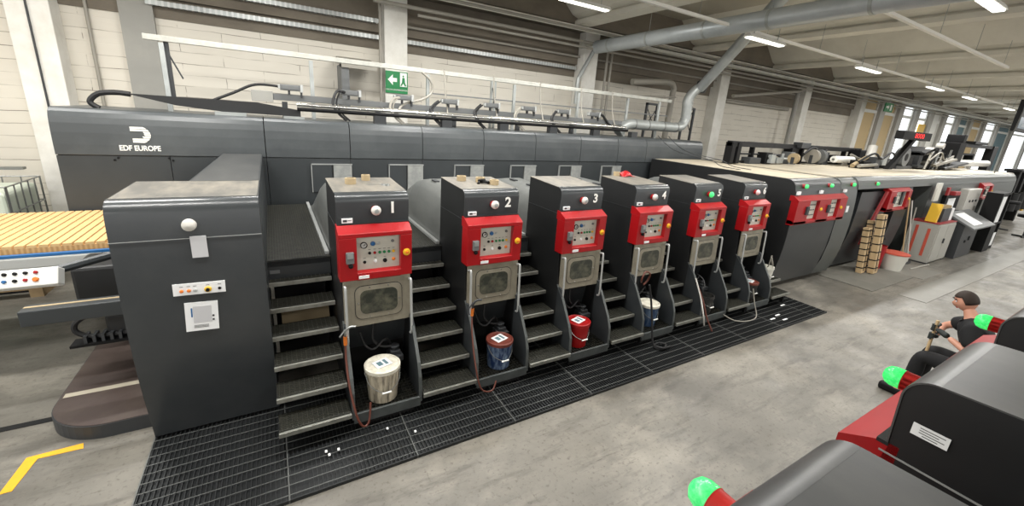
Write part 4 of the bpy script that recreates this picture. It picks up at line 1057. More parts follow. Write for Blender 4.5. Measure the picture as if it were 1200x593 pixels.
# hoses at units
def hose(pts, r_, m, label, nozzle=None, group=None):
    o = MB().tube(pts, r_, 8).build('ink_hose', m); tag(o, label, 'hose', group)
    if nozzle:
        p = Vector(pts[0])
        MB().cyl(p, p + Vector((0, -.005, .09)), .017).build('orange_coupling', 'orange', o)
        MB().tube([p + Vector((0, -.005, .09)), p + Vector((.0, -.02, .15)), p + Vector((.04, -.03, .19)), p + Vector((.09, -.03, .185))], .012, 8).cyl(p + Vector((-.05, -.02, .1)), p + Vector((.0, -.01, .16)), .008).build('spray_gun', nozzle, o)
hose([(.455, 3.66, .86), (.45, 3.62, .7), (.455, 3.52, .5), (.49, 3.42, .25), (.54, 3.4, .12), (.6, 3.42, .13), (.63, 3.47, .3)], .010, 'hose_brown', 'brown hose with orange coupling and spray gun hanging at unit 1', 'steel')
hose([(1.76, 3.68, .9), (1.735, 3.6, .7), (1.72, 3.44, .4), (1.77, 3.38, .16), (1.9, 3.38, .1), (1.97, 3.42, .18)], .009, 'hose_brown', 'pale brown hose with yellow coupling hanging at unit 2', 'dark_grey')
hose([(4.33, 3.5, .95), (4.4, 3.48, .7), (4.42, 3.42, .4), (4.42, 3.34, .1), (4.5, 3.26, .05), (4.65, 3.3, .06), (4.6, 3.38, .06), (4.45, 3.34, .08), (4.5, 3.24, .08), (4.7, 3.26, .05)], .014, 'rubber', 'black hose coiled on the grating before unit 4')
tag(MB().tube([(4.35, 3.66, .92), (4.28, 3.6, 1.0), (4.33, 3.6, 1.1), (4.43, 3.6, 1.06), (4.42, 3.62, .95), (4.35, 3.62, .9)], .012, 8).build('hose_ring', 'hose_brown'), 'pinkish hose ring hooked at the left handle of unit 4', 'hose')
hose([(5.6, 3.66, .75), (5.62, 3.5, .5), (5.65, 3.4, .25), (5.7, 3.3, .05)], .012, 'hose_brown', 'reddish hose running from unit 5 down to the grating')
hose([(5.6, 3.68, .8), (5.6, 3.54, .55), (5.58, 3.42, .3), (5.66, 3.42, .1)], .012, 'lamp_off', 'white hose hanging beside the reddish hose at unit 5')
hose([(5.85, 3.66, .42), (5.8, 3.66, .58), (5.9, 3.7, .62), (5.96, 3.8, .7), (5.95, 3.95, .75)], .012, 'rubber', 'black suction hose dipping into the bucket in unit 5')
hose([(6.93, 3.47, .5), (6.95, 3.4, .25), (6.9, 3.3, .06), (6.6, 3.28, .05), (6.35, 3.35, .08), (6.2, 3.46, .16)], .009, 'hose_grey', 'grey hose lying in a loop on the grating before unit 6')
hose([(7.55, 3.6, .95), (7.6, 3.58, .82), (7.72, 3.64, .78), (7.74, 3.7, .9), (7.62, 3.64, .95), (7.64, 3.66, .8), (7.72, 3.72, .7)], .011, 'hose_grey', 'grey hose looped above the off white bucket right of unit 6')

# items on unit tops
def tape_roll(x, y, z, label, r_=.055):
    o = MB().lathe((x, y, z), [(r_ * .7, 0), (r_, 0), (r_, .06), (r_ * .7, .06), (r_ * .7, 0.0)], 20).build('tape_roll', 'cork'); tag(o, label, 'tape roll', 'tape rolls on the unit tops')
tape_roll(.67, 4.42, 2.25, 'front tan tape roll on top of unit 1'); tape_roll(.85, 4.58, 2.258, 'rear small tan tape roll on top of unit 1', .045)
tape_roll(1.93, 4.5, 2.252, 'left tan tape roll on top of unit 2'); tape_roll(2.13, 4.4, 2.25, 'tan tape roll beside the black clips on unit 2'); tape_roll(2.24, 4.25, 2.24, 'right front tan tape roll on top of unit 2')
tape_roll(4.62, 4.7, 2.266, 'tan tape roll beside the red rag on unit 4', .05)
tag(MB().box(.83, .95, 4.35, 4.365, 2.245, 2.253).cyl((.95, 4.33, 2.25), (1.0, 4.32, 2.25), .012).lathe((1.0, 4.31, 2.247), [(.04, 0), (.035, .012), (.0001, .014)], 12).build('scraper', 'steel'), 'small metal scraper lying on top of unit 1', 'scraper')
tag(MB().tube([(2.05, 4.28, 2.255), (2.1, 4.33, 2.27), (2.16, 4.26, 2.27), (2.2, 4.35, 2.26), (2.08, 4.33, 2.28), (2.15, 4.3, 2.29)], .016, 8).build('black_clip', 'black'), 'tangled black clips on top of unit 2', 'clip')
rg = MB(); random.seed(3)
nn = 9
vs = []; 
for i in range(nn):
    for j in range(nn):
        u_, v_ = i / (nn - 1) - .5, j / (nn - 1) - .5
        vs.append((4.78 + u_ * .24, 4.68 + v_ * .2, 2.268 + max(0, .075 * (1 - 3.2 * (u_ * u_ + v_ * v_)) * (.6 + .5 * random.random()))))
fs = [(i * nn + j, i * nn + j + 1, (i + 1) * nn + j + 1, (i + 1) * nn + j) for i in range(nn - 1) for j in range(nn - 1)]
ro = rg.add(vs, fs, True).build('cleaning_rag', 'red'); so = ro.modifiers.new('s', 'SOLIDIFY'); so.thickness = .008; tag(ro, 'crumpled red cleaning rag on top of unit 4', 'rag')
# thin wires at the hood end
for k, X in enumerate([8.6, 9.0]):
    tag(MB().tube([(X, 7.48, 2.85), (X + .15, 7.2, 2.6), (X - .1, 6.6, 2.5), (X + .2, 6.0, 2.4), (X, 5.6, 2.32), (X + .1, 5.2, 2.29)], .008, 6).build('thin_cable', 'dark_grey'), 'thin curly cable hanging from the hood end onto the deck, %s' % ['left', 'right'][k], 'cable')

# ================================================================== ON THE DECK: gantry and machinery
gt = empty('black_gantry', (13.6, 6.4, 2.304), 0, 'long low black steel gantry with crossbars on the pale deck', 'machine frame')
MB().box(-3.6, 3.7, -.07, .07, .42, .55).build('top_beam', 'black_gloss', gt, 0.006)
for x in (-3.6, -3.35, 3.2, 3.5): MB().box(x, x + .14, -.1, .1, 0, .52).build('post', 'black', gt, 0.005)
MB().box(-.8, -.45, -.12, .12, .0, .45).build('carriage', 'black', gt, 0.006); MB().box(-.2, -.1, -.1, .1, .0, .45).build('carriage_post', 'black', gt, 0.006)
MB().cyl((-3.5, 0, .24), (3.3, 0, .24), .022).build('guide_rod', 'rubber', gt)
MB().box(-3.3, 3.2, -.05, .0, .02, .07).build('lower_rail', 'black', gt)
MB().box(2.9, 3.75, -.35, -.1, .0, .5).build('end_box', 'black', gt, 0.01)
MB().tube([(-1.9, -.1, .05), (-1.9, -.1, .2), (-1.6, -.1, .25), (-1.3, -.1, .18), (-1.2, -.1, .05)], .025, 8).build('cable_loop', 'rubber', gt)
for x_, w_, z_, h_, m_ in [(-2.9, .5, .0, .16, 'dark_grey'), (-2.2, .3, .0, .3, 'black'), (-1.0, .25, .0, .34, 'mid_grey'), (.9, .35, .0, .38, 'dark_grey'), (1.5, .7, .1, .2, 'black'), (2.3, .3, .0, .28, 'hose_grey'), (-.5, .5, .46, .16, 'dark_grey')]:
    MB().box(x_, x_ + w_, -.2, .05, z_, z_ + h_).build('drive_block', m_, gt, 0.012)
for x_ in (-2.6, -.6, 1.2, 2.6): MB().box(x_, x_ + .06, -.06, .06, .0, .45).build('strut', 'black', gt)
MB().tube([(-.3, -.2, .3), (.1, -.25, .5), (.6, -.25, .3), (1.0, -.2, .45)], .03, 8).build('air_hose', 'rubber', gt)
MB().tube([(2.4, -.3, .35), (3.0, -.45, .2), (3.6, -.45, .35), (4.1, -.4, .1)], .04, 8).build('air_hose', 'hose_grey', gt)
def roller(x, y, z, r_, l, m, label, ax='x'):
    p0 = (x, y, z); p1 = (x + l, y, z) if ax == 'x' else (x, y + l, z)
    o = MB().cyl(p0, p1, r_, n=20).build('roller', m); tag(o, label, 'roller')
    q = (x - .06, y, z) if ax == 'x' else (x, y - .06, z); q2 = (x + l + .06, y, z) if ax == 'x' else (x, y + l + .06, z)
    MB().cyl(q, q2, r_ * .3, n=10).build('axle', 'steel', o)
dmk = [('pulley_block', 12.2, 5.9, .14, 'cork', 'beige pulley wheel on the deck below the gantry middle'), ('pulley_block', 13.6, 6.1, .2, 'hose_grey', 'large grey pulley wheel right of the gantry carriage'), ('pulley_block', 14.0, 6.1, .2, 'mid_grey', 'second grey pulley wheel right of the gantry carriage')]
for n_, X, Y, r_, m, lab in dmk:
    r = empty(n_, (X, Y, 2.34), 0, lab, 'pulley')
    MB().lathe((0, 0, r_ + .02), [(r_, -.05), (r_, -.03), (r_ * .8, -.02), (r_ * .8, .02), (r_, .03), (r_, .05)], 20, axis='x').build('wheel', m, r)
    MB().box(-.07, .07, -.04, .04, 0, r_ + .05).build('bracket', 'dark_grey', r)
r = empty('valve_set', (12.0, 6.2, 2.34), 0, 'small cluster of grey valves and pipes under the gantry', 'valves')
MB().box(-.5, -.3, -.1, .1, 0, .22).box(-.2, 0, -.1, .1, 0, .15).cyl((-.5, 0, .12), (.5, 0, .12), .03).cyl((.2, 0, .0), (.2, 0, .26), .04).build('valve_body', 'galv', r, 0.004)
roller(14.7, 6.0, 2.5, .1, 1.2, 'white', 'white roll lying on the deck under the right half of the gantry')
# leaning cardboard tubes
tag(MB().cyl((16.0, 5.6, 2.34), (16.3, 5.7, 2.95), .12, n=18).build('cardboard_tube', 'lamp_off'), 'pale cardboard tube standing slanted on the deck right of the gantry', 'tube')
tag(MB().cyl((14.7, 5.5, 2.37), (15.8, 5.6, 2.62), .06, n=14).build('cardboard_tube', 'cork'), 'thin beige tube lying against the slanted pale tube', 'tube')
tag(MB().cyl((14.6, 5.3, 2.39), (15.9, 5.35, 2.42), .05, n=14).build('cardboard_tube', 'hose_grey'), 'thin grey tube lying flat on the deck', 'tube')
# LED counter on slanted arm
ld = empty('led_counter', (15.55, 5.0, 2.34), 0, 'black counter sign with red digits on a slanted black arm', 'sign')
MB().add([(0, -.06, 0), (.3, -.06, 0), (1.55, -.06, .95), (1.35, -.06, .95), (0, .06, 0), (.3, .06, 0), (1.55, .06, .95), (1.35, .06, .95)], [(0, 1, 2, 3), (4, 5, 6, 7), (0, 4, 5, 1), (1, 5, 6, 2), (2, 6, 7, 3), (3, 7, 4, 0)]).build('arm', 'black', ld)
MB().box(.25, 2.45, -.1, .1, .88, 1.12).build('sign_box', 'black', ld, 0.01)
t = text_obj('digits', '8000', .2, 'red_led', ld, .002, -.002); t.location = (1.45, -.108, 1.0); t.rotation_euler = (PI / 2, 0, 0); t.scale = (1.9, 1, 1)
# stacker machinery beyond the sign
sk = empty('stacker_mechanism', (20.2, 5.6, 2.304), 0, 'cluttered dark stacker mechanism with fan, arms and plates on the far deck', 'machine')
MB().lathe((-2.4, -.2, .38), [(.12, -.12), (.3, -.12), (.3, .1), (.22, .14), (.1, .14), (.08, .05)], 20, axis='y').build('fan_housing', 'mid_grey', sk)
MB().lathe((-2.4, -.33, .38), [(.12, 0), (.12, .01), (.0001, .01)], 16, axis='y').build('fan_inlet', 'black', sk)
MB().box(-2.9, -1.6, -.3, .3, 0, .1).box(-1.4, .6, -.4, .2, .05, .14).box(-1.2, -.9, -.3, .2, .1, .6).box(.2, .5, -.3, .2, 0, .75).box(-3.4, -2.8, -.2, .3, 0, .3).build('frame', 'dark_grey', sk, 0.008)
MB().prism_y([(-1.2, .55), (-.3, .75), (1.3, .5), (1.3, .44), (-.3, .66), (-1.2, .46)], -.4, .3).build('sloping_plate', 'black', sk)
MB().prism_y([(-.6, .2), (1.4, .42), (1.5, .36), (-.5, .12)], -.6, -.1).build('sloping_plate', 'hose_grey', sk)
MB().prism_y([(.0, .1), (2.4, .3), (2.5, .24), (.1, .04)], -.7, -.2).build('sloping_plate', 'dark_grey', sk)
for i in range(7): MB().cyl((-1.2 + i * .38, -.5, .02), (-.8 + i * .38, -.45, .5 + .1 * (i % 3)), .03, n=8).build('lever', ['hose_grey', 'black', 'steel'][i % 3], sk)
MB().lathe((-.5, -.3, .62), [(.13, -.1), (.13, .1)], 16, axis='y').build('motor', 'lamp_off', sk); MB().lathe((.4, -.3, .82), [(.1, -.1), (.1, .1)], 16, axis='y').build('motor', 'lamp_off', sk)
MB().box(2.5, 3.2, -.3, .3, .05, 1.0).box(2.7, 3.0, -.3, .2, 1.0, 1.3).build('control_tower', 'black', sk, 0.02)
for k_, (x_, z_, w_, h_, m_) in enumerate([(-5.2, .0, .5, .22, 'black'), (-4.4, .0, .35, .34, 'dark_grey'), (-3.9, .1, .3, .25, 'galv'), (-1.9, .1, .4, .3, 'black'), (1.0, .0, .5, .3, 'dark_grey'), (1.8, .1, .4, .42, 'black')]):
    MB().box(x_, x_ + w_, -.25, .1, z_, z_ + h_).build('machine_block', m_, sk, 0.01)
MB().tube([(-5.4, -.2, .2), (-4.8, -.3, .45), (-4.2, -.3, .3), (-3.6, -.3, .5), (-3.0, -.3, .3)], .03, 8).build('air_hose', 'rubber', sk)
MB().tube([(-1.0, -.5, .3), (-.3, -.55, .6), (.5, -.5, .35), (1.3, -.5, .5)], .025, 8).build('air_hose', 'hose_grey', sk)
roller(24.2, 5.6, 2.52, .14, 4.2, 'lamp_off', 'long white paper roll on the far end of the deck')
fg = empty('far_black_frame', (27.5, 6.2, 2.34), 0, 'black portal frame over the far end of the deck', 'machine frame')
MB().box(-2.6, 4.6, -.1, .1, .85, 1.0).box(3.6, 4.3, -.15, .15, -2.3, 1.0).box(-.3, 1.6, -.3, .3, 1.0, 1.12).build('portal', 'black_gloss', fg, 0.01)
MB().box(-2.9, .6, -.2, .2, .5, .58).box(-2.9, -2.75, -.2, .2, 0, .55).box(-1.2, -1.05, -.2, .2, 0, .55).box(.5, .62, -.2, .2, 0, .55).build('inner_frame', 'black', fg)
for x in (-2.2, -1.9, -.6, -.3): MB().cyl((x, 0, 0), (x + .1, 0, .5), .05, n=8).build('rod', 'lamp_off', fg)
# far white machine with red console
wm = empty('white_machine', (27.6, 4.9, 0), 0, 'white far machine covered with papers beyond the grey deck', 'machine')
MB().box(-2.9, -.1, -.4, 1.2, 0, 2.25).build('body', 'lamp_off', wm, 0.04)
b = MB()
for x, z in ((-2.6, 1.7), (-1.9, 1.75), (-1.1, 1.6), (-.55, 1.7)): b.box(x, x + .4, -.42, -.4, z, z + .35)
b.build('paper_sheets', 'paper', wm)
MB().box(-2.5, -2.2, -.43, -.4, 1.5, 2.0).build('green_light', 'green', wm)
bk = empty('equipment_rack', (29.5, 4.6, 0), 0, 'tall black open rack with rolls at the right edge far away', 'rack')
for x in (-1.7, -.7, .3): MB().box(x, x + .35, -.2, .2, .6, 2.4).build('upright', 'black', bk, 0.01)
MB().box(-1.9, .9, -.25, .25, 2.3, 2.4).box(-1.9, .9, -.25, .25, .6, .7).build('crossbar', 'black', bk)
for x in (-1.6, -.6, .4): MB().lathe((x + .15, -.25, 1.0), [(.15, -.4), (.15, .4)], 12).build('roll', 'rubber', bk)
MB().box(.7, 1.0, -.3, -.1, .5, 2.2).build('yellow_post', 'yellow', bk)
for x in (-1.7, .5): MB().box(x, x + .2, -.2, .2, 0, .6).build('foot', 'black', bk)
for k, (x, y) in enumerate([(25.8, 4.1), (24.6, 3.2)]):
    r = empty('work_stool', (x, y, 0), 0, ['black padded stool behind the black paper rack', 'low black stool nearer the black paper rack'][k], 'stool')
    MB().lathe((0, 0, 1.1 - .35 * k), [(.0001, 0), (.35, 0), (.36, .1), (.0001, .12)], 16).build('seat', 'black', r)
    MB().cyl((0, 0, 0.05), (0, 0, 1.1 - .35 * k), .04).cyl((-.3, 0, .03), (.3, 0, .03), .03).cyl((0, -.3, .03), (0, .3, .03), .03).build('pedestal', 'dark_grey', r)

# hanging screen at right edge and its wire
sn = empty('hanging_screen', (21.6, 3.85, 3.75), 0, 'black screen hanging under the ceiling at the right edge', 'screen')
MB().box(-.6, 1.6, -.06, .06, -.0, .98).build('casing', 'black', sn, 0.01)
MB().box(-.45, 1.5, -.065, -.06, .1, .45).build('display', 'screen', sn)
t = text_obj('screen_text', '0-15 07', .16, 'paper', sn, .002); t.location = (.2, -.068, .2); t.rotation_euler = (PI / 2, 0, 0)
MB().lathe((.4, -.066, .7), [(.18, 0), (.2, 0), (.2, -.004), (.18, -.004), (.18, 0)], 24, axis='y').build('dial_graphic', 'mid_grey', sn)
MB().cyl((0, 0, .98), (0, 0, 1.7), .02).cyl((1, 0, .98), (1, 0, 1.7), .02).build('hanger', 'black', sn)
tag(MB().cyl((13.55, 2.35, 5.4), (22.2, 4.1, 2.34), .014, n=6).build('stay_cable', 'mid_grey'), 'thin slanted cable stretching from the ceiling down to the far deck', 'cable')

# ================================================================== THINGS ON THE FLOOR AT RIGHT
wb = empty('strapped_wood_strips', (12.2, 3.72, .02), 0, 'tall bundle of pale wooden cutting strips with black straps leaning on the deck', 'wood bundle')
def lean(mb, ax, ay):
    M = Matrix.Rotation(ax, 4, 'X') @ Matrix.Rotation(ay, 4, 'Y'); mb.v = [M @ v for v in mb.v]; return mb
for k, (x, y, hh, w) in enumerate([(0, -.12, 1.42, .24), (-.22, .03, 1.1, .2), (.1, .08, 1.25, .14)]):
    lean(MB().box(x, x + w, y - .06, y + .06, 0, hh), -.1, .0).build('board_bundle', 'wood', wb, 0.006)
    b = MB()
    for j in range(7): b.box(x - .004, x + w + .004, y - .066, y + .066, .12 + j * hh / 7.3, .145 + j * hh / 7.3)
    b.box(x + w * .42, x + w * .5, y - .068, y - .06, .05, hh - .03)
    lean(b, -.1, 0).build('black_strap', 'black', wb)
rb = empty('red_mop_bucket', (12.95, 3.78, 0), 0, 'red plastic basket with a hose standing behind the white tub', 'basket')
MB().lathe((0, 0, 0), [(.1, 0), (.13, .62), (.12, .62), (.09, .02)], 16).build('tall_pail', 'red', rb)
MB().tube([(-.05, 0, .6), (.0, -.03, .8), (.12, 0, .75)], .015, 6).build('black_hose', 'rubber', rb)
tb = empty('white_tub', (13.35, 3.58, 0), 0, 'white plastic tub with a salmon red lid standing by the red console post', 'tub')
MB().lathe((0, 0, 0), [(.2, 0), (.27, .4), (.285, .41), (.27, .43)], 24).build('tub_body', 'bucket_plain', tb)
MB().lathe((0, 0, .42), [(.29, 0), (.29, .03), (.2, .05), (.0001, .05)], 24).build('lid', 'salmon', tb)
for k, (x0, y0, x1, z1, m) in enumerate([(14.15, 3.62, 13.9, 1.75, 'wood'), (14.5, 3.6, 14.1, 1.7, 'lamp_off'), (14.3, 3.66, 14.55, 1.5, 'hose_grey')]):
    o = MB().cyl((x0, y0, .04), (x1, 3.8, z1), .016, n=8).build('broom', m)
    MB().box(x0 - .15, x0 + .15, y0 - .03, y0 + .03, 0.0, .06).build('broom_head', 'dark_grey', o)
    tag(o, ['wooden broom handle leaning in the dark opening, leftmost', 'white broom handle leaning in the dark opening, middle', 'grey stick leaning right in the dark opening'][k], 'broom')
tag(MB().cyl((13.9, 3.35, .02), (15.0, 3.3, .02), .018, n=8).build('floor_stick', 'hose_grey'), 'grey stick lying on the floor before the grey cabinet', 'stick')
# grey cabinet with red stripes
gc = empty('metal_cabinet', (15.9, 3.65, 0), 0, 'light grey metal cabinet with two red stripes on its side', 'cabinet')
MB().box(-.85, .5, -.28, .3, .03, 1.1).build('body', 'cab_grey', gc, 0.008)
MB().box(-.8, -.18, -.3, -.28, .08, 1.06).build('door', 'cab_grey', gc, 0.004)
MB().box(-.15, .46, -.3, -.28, .08, 1.06).build('door', 'cab_grey', gc, 0.004)
MB().box(-.24, -.2, -.33, -.3, .55, .68).build('handle', 'dark_grey', gc)
MB().box(-.86, -.85, -.15, -.09, .2, .95).box(-.86, -.85, .1, .16, .25, 1.0).build('red_stripe', 'salmon', gc)
MB().box(-.86, .51, -.29, .31, 1.1, 1.12).build('top_sheet', 'red_dull', gc)
MB().box(-.85, -.7, -.28, .3, 0, .03).box(.35, .5, -.28, .3, 0, .03).build('foot', 'dark_grey', gc)
o = MB().box(0, .12, -.22, .0, 0, .5).build('file_box', 'yellow', None, 0.005); o.location = (15.1, 3.7, 1.13); o.rotation_euler = (0, .22, 0); tag(o, 'yellow upright folder box on the striped cabinet', 'box')
o = MB().box(0, .6, -.22, .05, 0, .36)
o = o.build('tool_crate', 'dark_grey', None, 0.005); o.location = (15.42, 3.68, 1.125); tag(o, 'dark open crate full of tools on the striped cabinet', 'crate')
b = MB(); random.seed(9)
for i in range(14): x = .03 + .04 * i; b.box(x, x + .03, -.2, .03, .3, .38 + .08 * random.random())
b.build('tools', 'cork', o)
for k in range(3):
    o = MB().box(0, .08, -.2, .05, 0, .34).build('binder', 'paper', None, 0.004); o.location = (16.06 + .1 * k, 3.68, 1.125); tag(o, ['white binder next to the tool crate', 'middle one of the three white binders', 'rightmost of the three white binders on the cabinet'][k], 'binder', 'binders on the striped cabinet')
# desk console
ds = empty('control_desk', (17.4, 3.5, 0), 0, 'dark grey operator desk with sloping top and papers right of the striped cabinet', 'desk')
MB().prism_x([(-.25, .0), (.38, 0), (.38, 1.25), (.2, 1.25), (-.25, .98)], -.65, .75).build('body', 'dark_grey', ds, 0.01)
MB().prism_x([(-.45, .90), (-.45, .94), (.2, 1.28), (.2, 1.22)], -.7, 1.4).build('desk_top', 'mid_grey', ds, 0.005)
MB().prism_x([(-.35, .995), (-.35, 1.0), (.1, 1.232), (.1, 1.228)], -.3, .5).build('papers', 'paper', ds)
MB().box(-.7, .5, .3, .39, 1.25, 1.75).build('screen_hood', 'black', ds, 0.01)
MB().box(-.5, .1, .29, .3, 1.3, 1.65).build('notice_sheet', 'paper', ds)
MB().box(.1, .2, -.27, -.25, .5, .62).box(-.2, -.1, -.27, -.25, .45, .52).build('lock', 'black', ds)
o = MB().box(0, .35, 0, .05, 0, .5).build('wall_phone', 'bucket_plain', None, 0.01); o.location = (15.6, 3.78, 1.62); tag(o, 'beige notice holder on the machine above the desk', 'holder')
tag(MB().box(16.6, 16.75, 3.78, 3.84, 1.75, 1.98).box(16.95, 17.4, 3.7, 3.84, 1.75, 1.86).build('desk_tools', 'red_dull', None, 0.01), 'red and dark items standing on the black screen hood', 'tools')
# white cabinet behind
wc = empty('white_locker', (18.75, 4.0, 0), 0, 'white locker with three small handles behind the desk', 'locker')
MB().box(-.6, .7, -.3, -.1, 0, 1.9).build('body', 'lamp_off', wc, 0.01)
for x in (-.3, .0, .3): MB().box(x, x + .05, -.33, -.3, 1.5, 1.57).build('handle', 'dark_grey', wc)
# black paper rack
rk = empty('paper_rack', (19.6, 3.4, 0), 0, 'tall black rack with paper sheets on its side right of the desk', 'rack')
MB().box(-.6, .0, -.25, .1, 0.0, 1.85).build('side_board', 'black', rk, 0.006)
MB().box(0.0, .7, -.2, .1, 1.78, 1.85).box(0, .7, -.2, .1, .02, .1).box(.65, .7, -.2, .1, 0, 1.85).box(0, .7, -.2, .1, .85, .9).build('shelf', 'black', rk, 0.004)
MB().box(-.5, -.1, -.256, -.25, .95, 1.75).box(.1, .55, -.21, -.2, .12, .55).build('paper_sheet', 'paper', rk)

# ================================================================== SECOND MACHINE (camera side)
place = ['nearest, cut off at the bottom edge', 'second from the camera, with a rating plate', 'third from the camera at the right edge', 'fourth from the camera', 'fifth from the camera']
for k in range(4):
    r = prox if k == 0 else copy_tree(prox)
    # world left edge (min X) of unit k
    xl = .618 + 1.281 * k
    r.rotation_euler = (0, 0, PI); r.location = (xl + UW, .33, 0)
    tag(r, 'foreground printing unit of the opposite machine, %s' % place[k], 'printing unit', 'printing units of the opposite machine')
    # big beacon on the front bend
    bz = 2.06; by = -.02
    MB().lathe((.322, by, bz), [(.042, .02), (.042, -.085), (.044, -.09)], 24, axis='y').build('beacon_base', 'beacon_red', r)
    MB().lathe((.322, by - .09, bz), [(.042, 0), (.043, -.004), (.043, -.03), (.036, -.05), (.02, -.062), (.0001, -.065)], 24, axis='y').build('beacon_lens', 'green_lit', r)
    if k == 1:
        pl_ = MB().box(UW + .016, UW + .0185, .02, .115, 2.03, 2.075).build('rating_plate', 'paper', r)
        b = MB()
        for j in range(4): b.box(UW + .0185, UW + .0192, .03 + (.01 if j else .02), .105 if j % 2 else .09, 2.037 + j * .009, 2.0395 + j * .009)
        b.build('plate_print', 'dark_grey', pl_)
# rename and recolour top plate of the opposite machine: cleaner sheet
for o in bpy.data.objects:
    if o.name.startswith('printing_unit') and o.rotation_euler.z > 3:
        for ch in o.children:
            if ch.name.startswith('cheek_seam'):
                ch.data = ch.data.copy(); ch.data.materials[0] = MATS['seam']
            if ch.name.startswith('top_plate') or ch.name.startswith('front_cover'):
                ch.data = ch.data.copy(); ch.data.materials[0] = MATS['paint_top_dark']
for k in range(3):
    o = copy_tree(s0); o.rotation_euler = (0, 0, PI); o.location = (.618 + 1.281 * k + UW + .018 + .61, .33, 0)
    tag(o, 'grated stair of the opposite machine, %s' % ['between its two nearest units', 'between its second and third unit', 'between its third and fourth unit'][k], 'stairs', 'stairs of the opposite machine')

# ================================================================== WORKER
def skin(name, joints, edges, m, parent, sub=2):
    me = bpy.data.meshes.new(name); me.from_pydata([j[:3] for j in joints], edges, []); me.materials.append(MATS[m])
    o = bpy.data.objects.new(name, me); COL.objects.link(o); o.parent = parent
    sk_ = o.modifiers.new('skin', 'SKIN'); sk_.use_smooth_shade = True
    L_ = me.skin_vertices[0].data if me.skin_vertices else None
    if L_ is None:
        bm = bmesh.new(); bm.from_mesh(me); bm.verts.layers.skin.verify(); bm.to_mesh(me); bm.free(); L_ = me.skin_vertices[0].data
    for i, j in enumerate(joints):
        rr = j[3] if isinstance(j[3], tuple) else (j[3], j[3]); L_[i].radius = rr; L_[i].use_root = (i == 0)
    s_ = o.modifiers.new('sub', 'SUBSURF'); s_.levels = sub; s_.render_levels = sub
    return o
wk = empty('person', (6.72, .95, 0), 0, 'worker in black shirt and trousers with dark gloves sitting on a stair holding a broom', 'person')
# local frame: +y towards the aisle (facing), camera side is -x
J = dict(pel=(0.0, -.22, .62, (.13, .12)), sp1=(0.0, -.17, .8, (.115, .1)), chest=(0.0, -.06, 1.0, (.13, .1)), neckb=(0.02, .03, 1.17, .07), neck=(.035, .1, 1.29, .05),
         shR=(.2, .03, 1.1, .06), elR=(.27, .27, .93, .044), wrR=(.08, .27, .83, .031), shL=(-.2, -.02, 1.1, .06), elL=(-.25, -.12, .84, .046), wrL=(-.14, .13, .93, .032),
         hiR=(.1, -.15, .58, .095), knR=(.16, .28, .62, .066), anR=(.17, .3, .14, .046), toR=(.17, .45, .05, .042), hiL=(-.1, -.15, .58, .095), knL=(-.15, .28, .62, .066), anL=(-.15, .3, .14, .046), toL=(-.15, .45, .05, .042))
names = list(J.keys())
E = [('pel', 'sp1'), ('sp1', 'chest'), ('chest', 'neckb'), ('neckb', 'neck'), ('chest', 'shR'), ('shR', 'elR'), ('elR', 'wrR'), ('chest', 'shL'), ('shL', 'elL'), ('elL', 'wrL'), ('pel', 'hiR'), ('hiR', 'knR'), ('knR', 'anR'), ('anR', 'toR'), ('pel', 'hiL'), ('hiL', 'knL'), ('knL', 'anL'), ('anL', 'toL')]
skin('body', [J[n] for n in names], [(names.index(a), names.index(b_)) for a, b_ in E], 'skin', wk)
def sub_skin(name, ks, es, m, grow):
    js = []
    for k in ks:
        j = J[k]; rr = j[3] if isinstance(j[3], tuple) else (j[3], j[3]); g_ = grow * (2.0 if k in ('pel', 'sp1', 'chest', 'shR', 'shL') else 1.0); js.append(j[:3] + ((rr[0] + g_, rr[1] + g_),))
    return skin(name, js, [(ks.index(a), ks.index(b_)) for a, b_ in es], m, wk)
def mid(a, b_, t, rr): return tuple(J[a][i] * (1 - t) + J[b_][i] * t for i in range(3)) + (rr,)
J['uaR'] = mid('shR', 'elR', .72, .07); J['uaL'] = mid('shL', 'elL', .72, .07)
sub_skin('shirt', ['chest', 'sp1', 'pel', 'neckb', 'shR', 'uaR', 'shL', 'uaL'], [('pel', 'sp1'), ('sp1', 'chest'), ('chest', 'neckb'), ('chest', 'shR'), ('shR', 'uaR'), ('chest', 'shL'), ('shL', 'uaL')], 'cloth_black', .024)
sub_skin('trousers', ['pel', 'hiR', 'knR', 'anR', 'hiL', 'knL', 'anL'], [('pel', 'hiR'), ('hiR', 'knR'), ('knR', 'anR'), ('pel', 'hiL'), ('hiL', 'knL'), ('knL', 'anL')], 'cloth_black', .024)
for s_ in (.17, -.15): MB().box(s_ - .05, s_ + .05, .24, .55, 0, .1).build('shoe', 'black', wk, 0.03, 3)
# head
hg0 = len(bpy.data.objects); hd = MB(); hc = Vector((0, 0, 0)); before = set(bpy.data.objects)
nv, nu = 18, 24; vs = []
for i in range(nv + 1):
    ph = PI * i / nv
    for j in range(nu):
        th = 2 * PI * j / nu
        x = math.sin(ph) * math.cos(th); y = math.sin(ph) * math.sin(th); z = math.cos(ph)
        jaw = 1 - .28 * max(0, -z) ** 1.3
        X = x * .098 * jaw; Y = y * .076 * jaw; Z = z * .122
        if x < -.55 and abs(y) < .16 and -.35 < z < .12: X -= .02 * (1 - abs(y) / .16)       # nose
        if x < -.5 and .08 < z < .3 and .15 < abs(y) < .5: X += .008                         # eye sockets
        if x < -.5 and -.6 < z < -.42 and abs(y) < .3: X -= .006
        vs.append((hc.x + X, hc.y + Y, hc.z + Z))
hd.add(vs, [(i * nu + j, i * nu + (j + 1) % nu, (i + 1) * nu + (j + 1) % nu, (i + 1) * nu + j) for i in range(nv) for j in range(nu)], True)
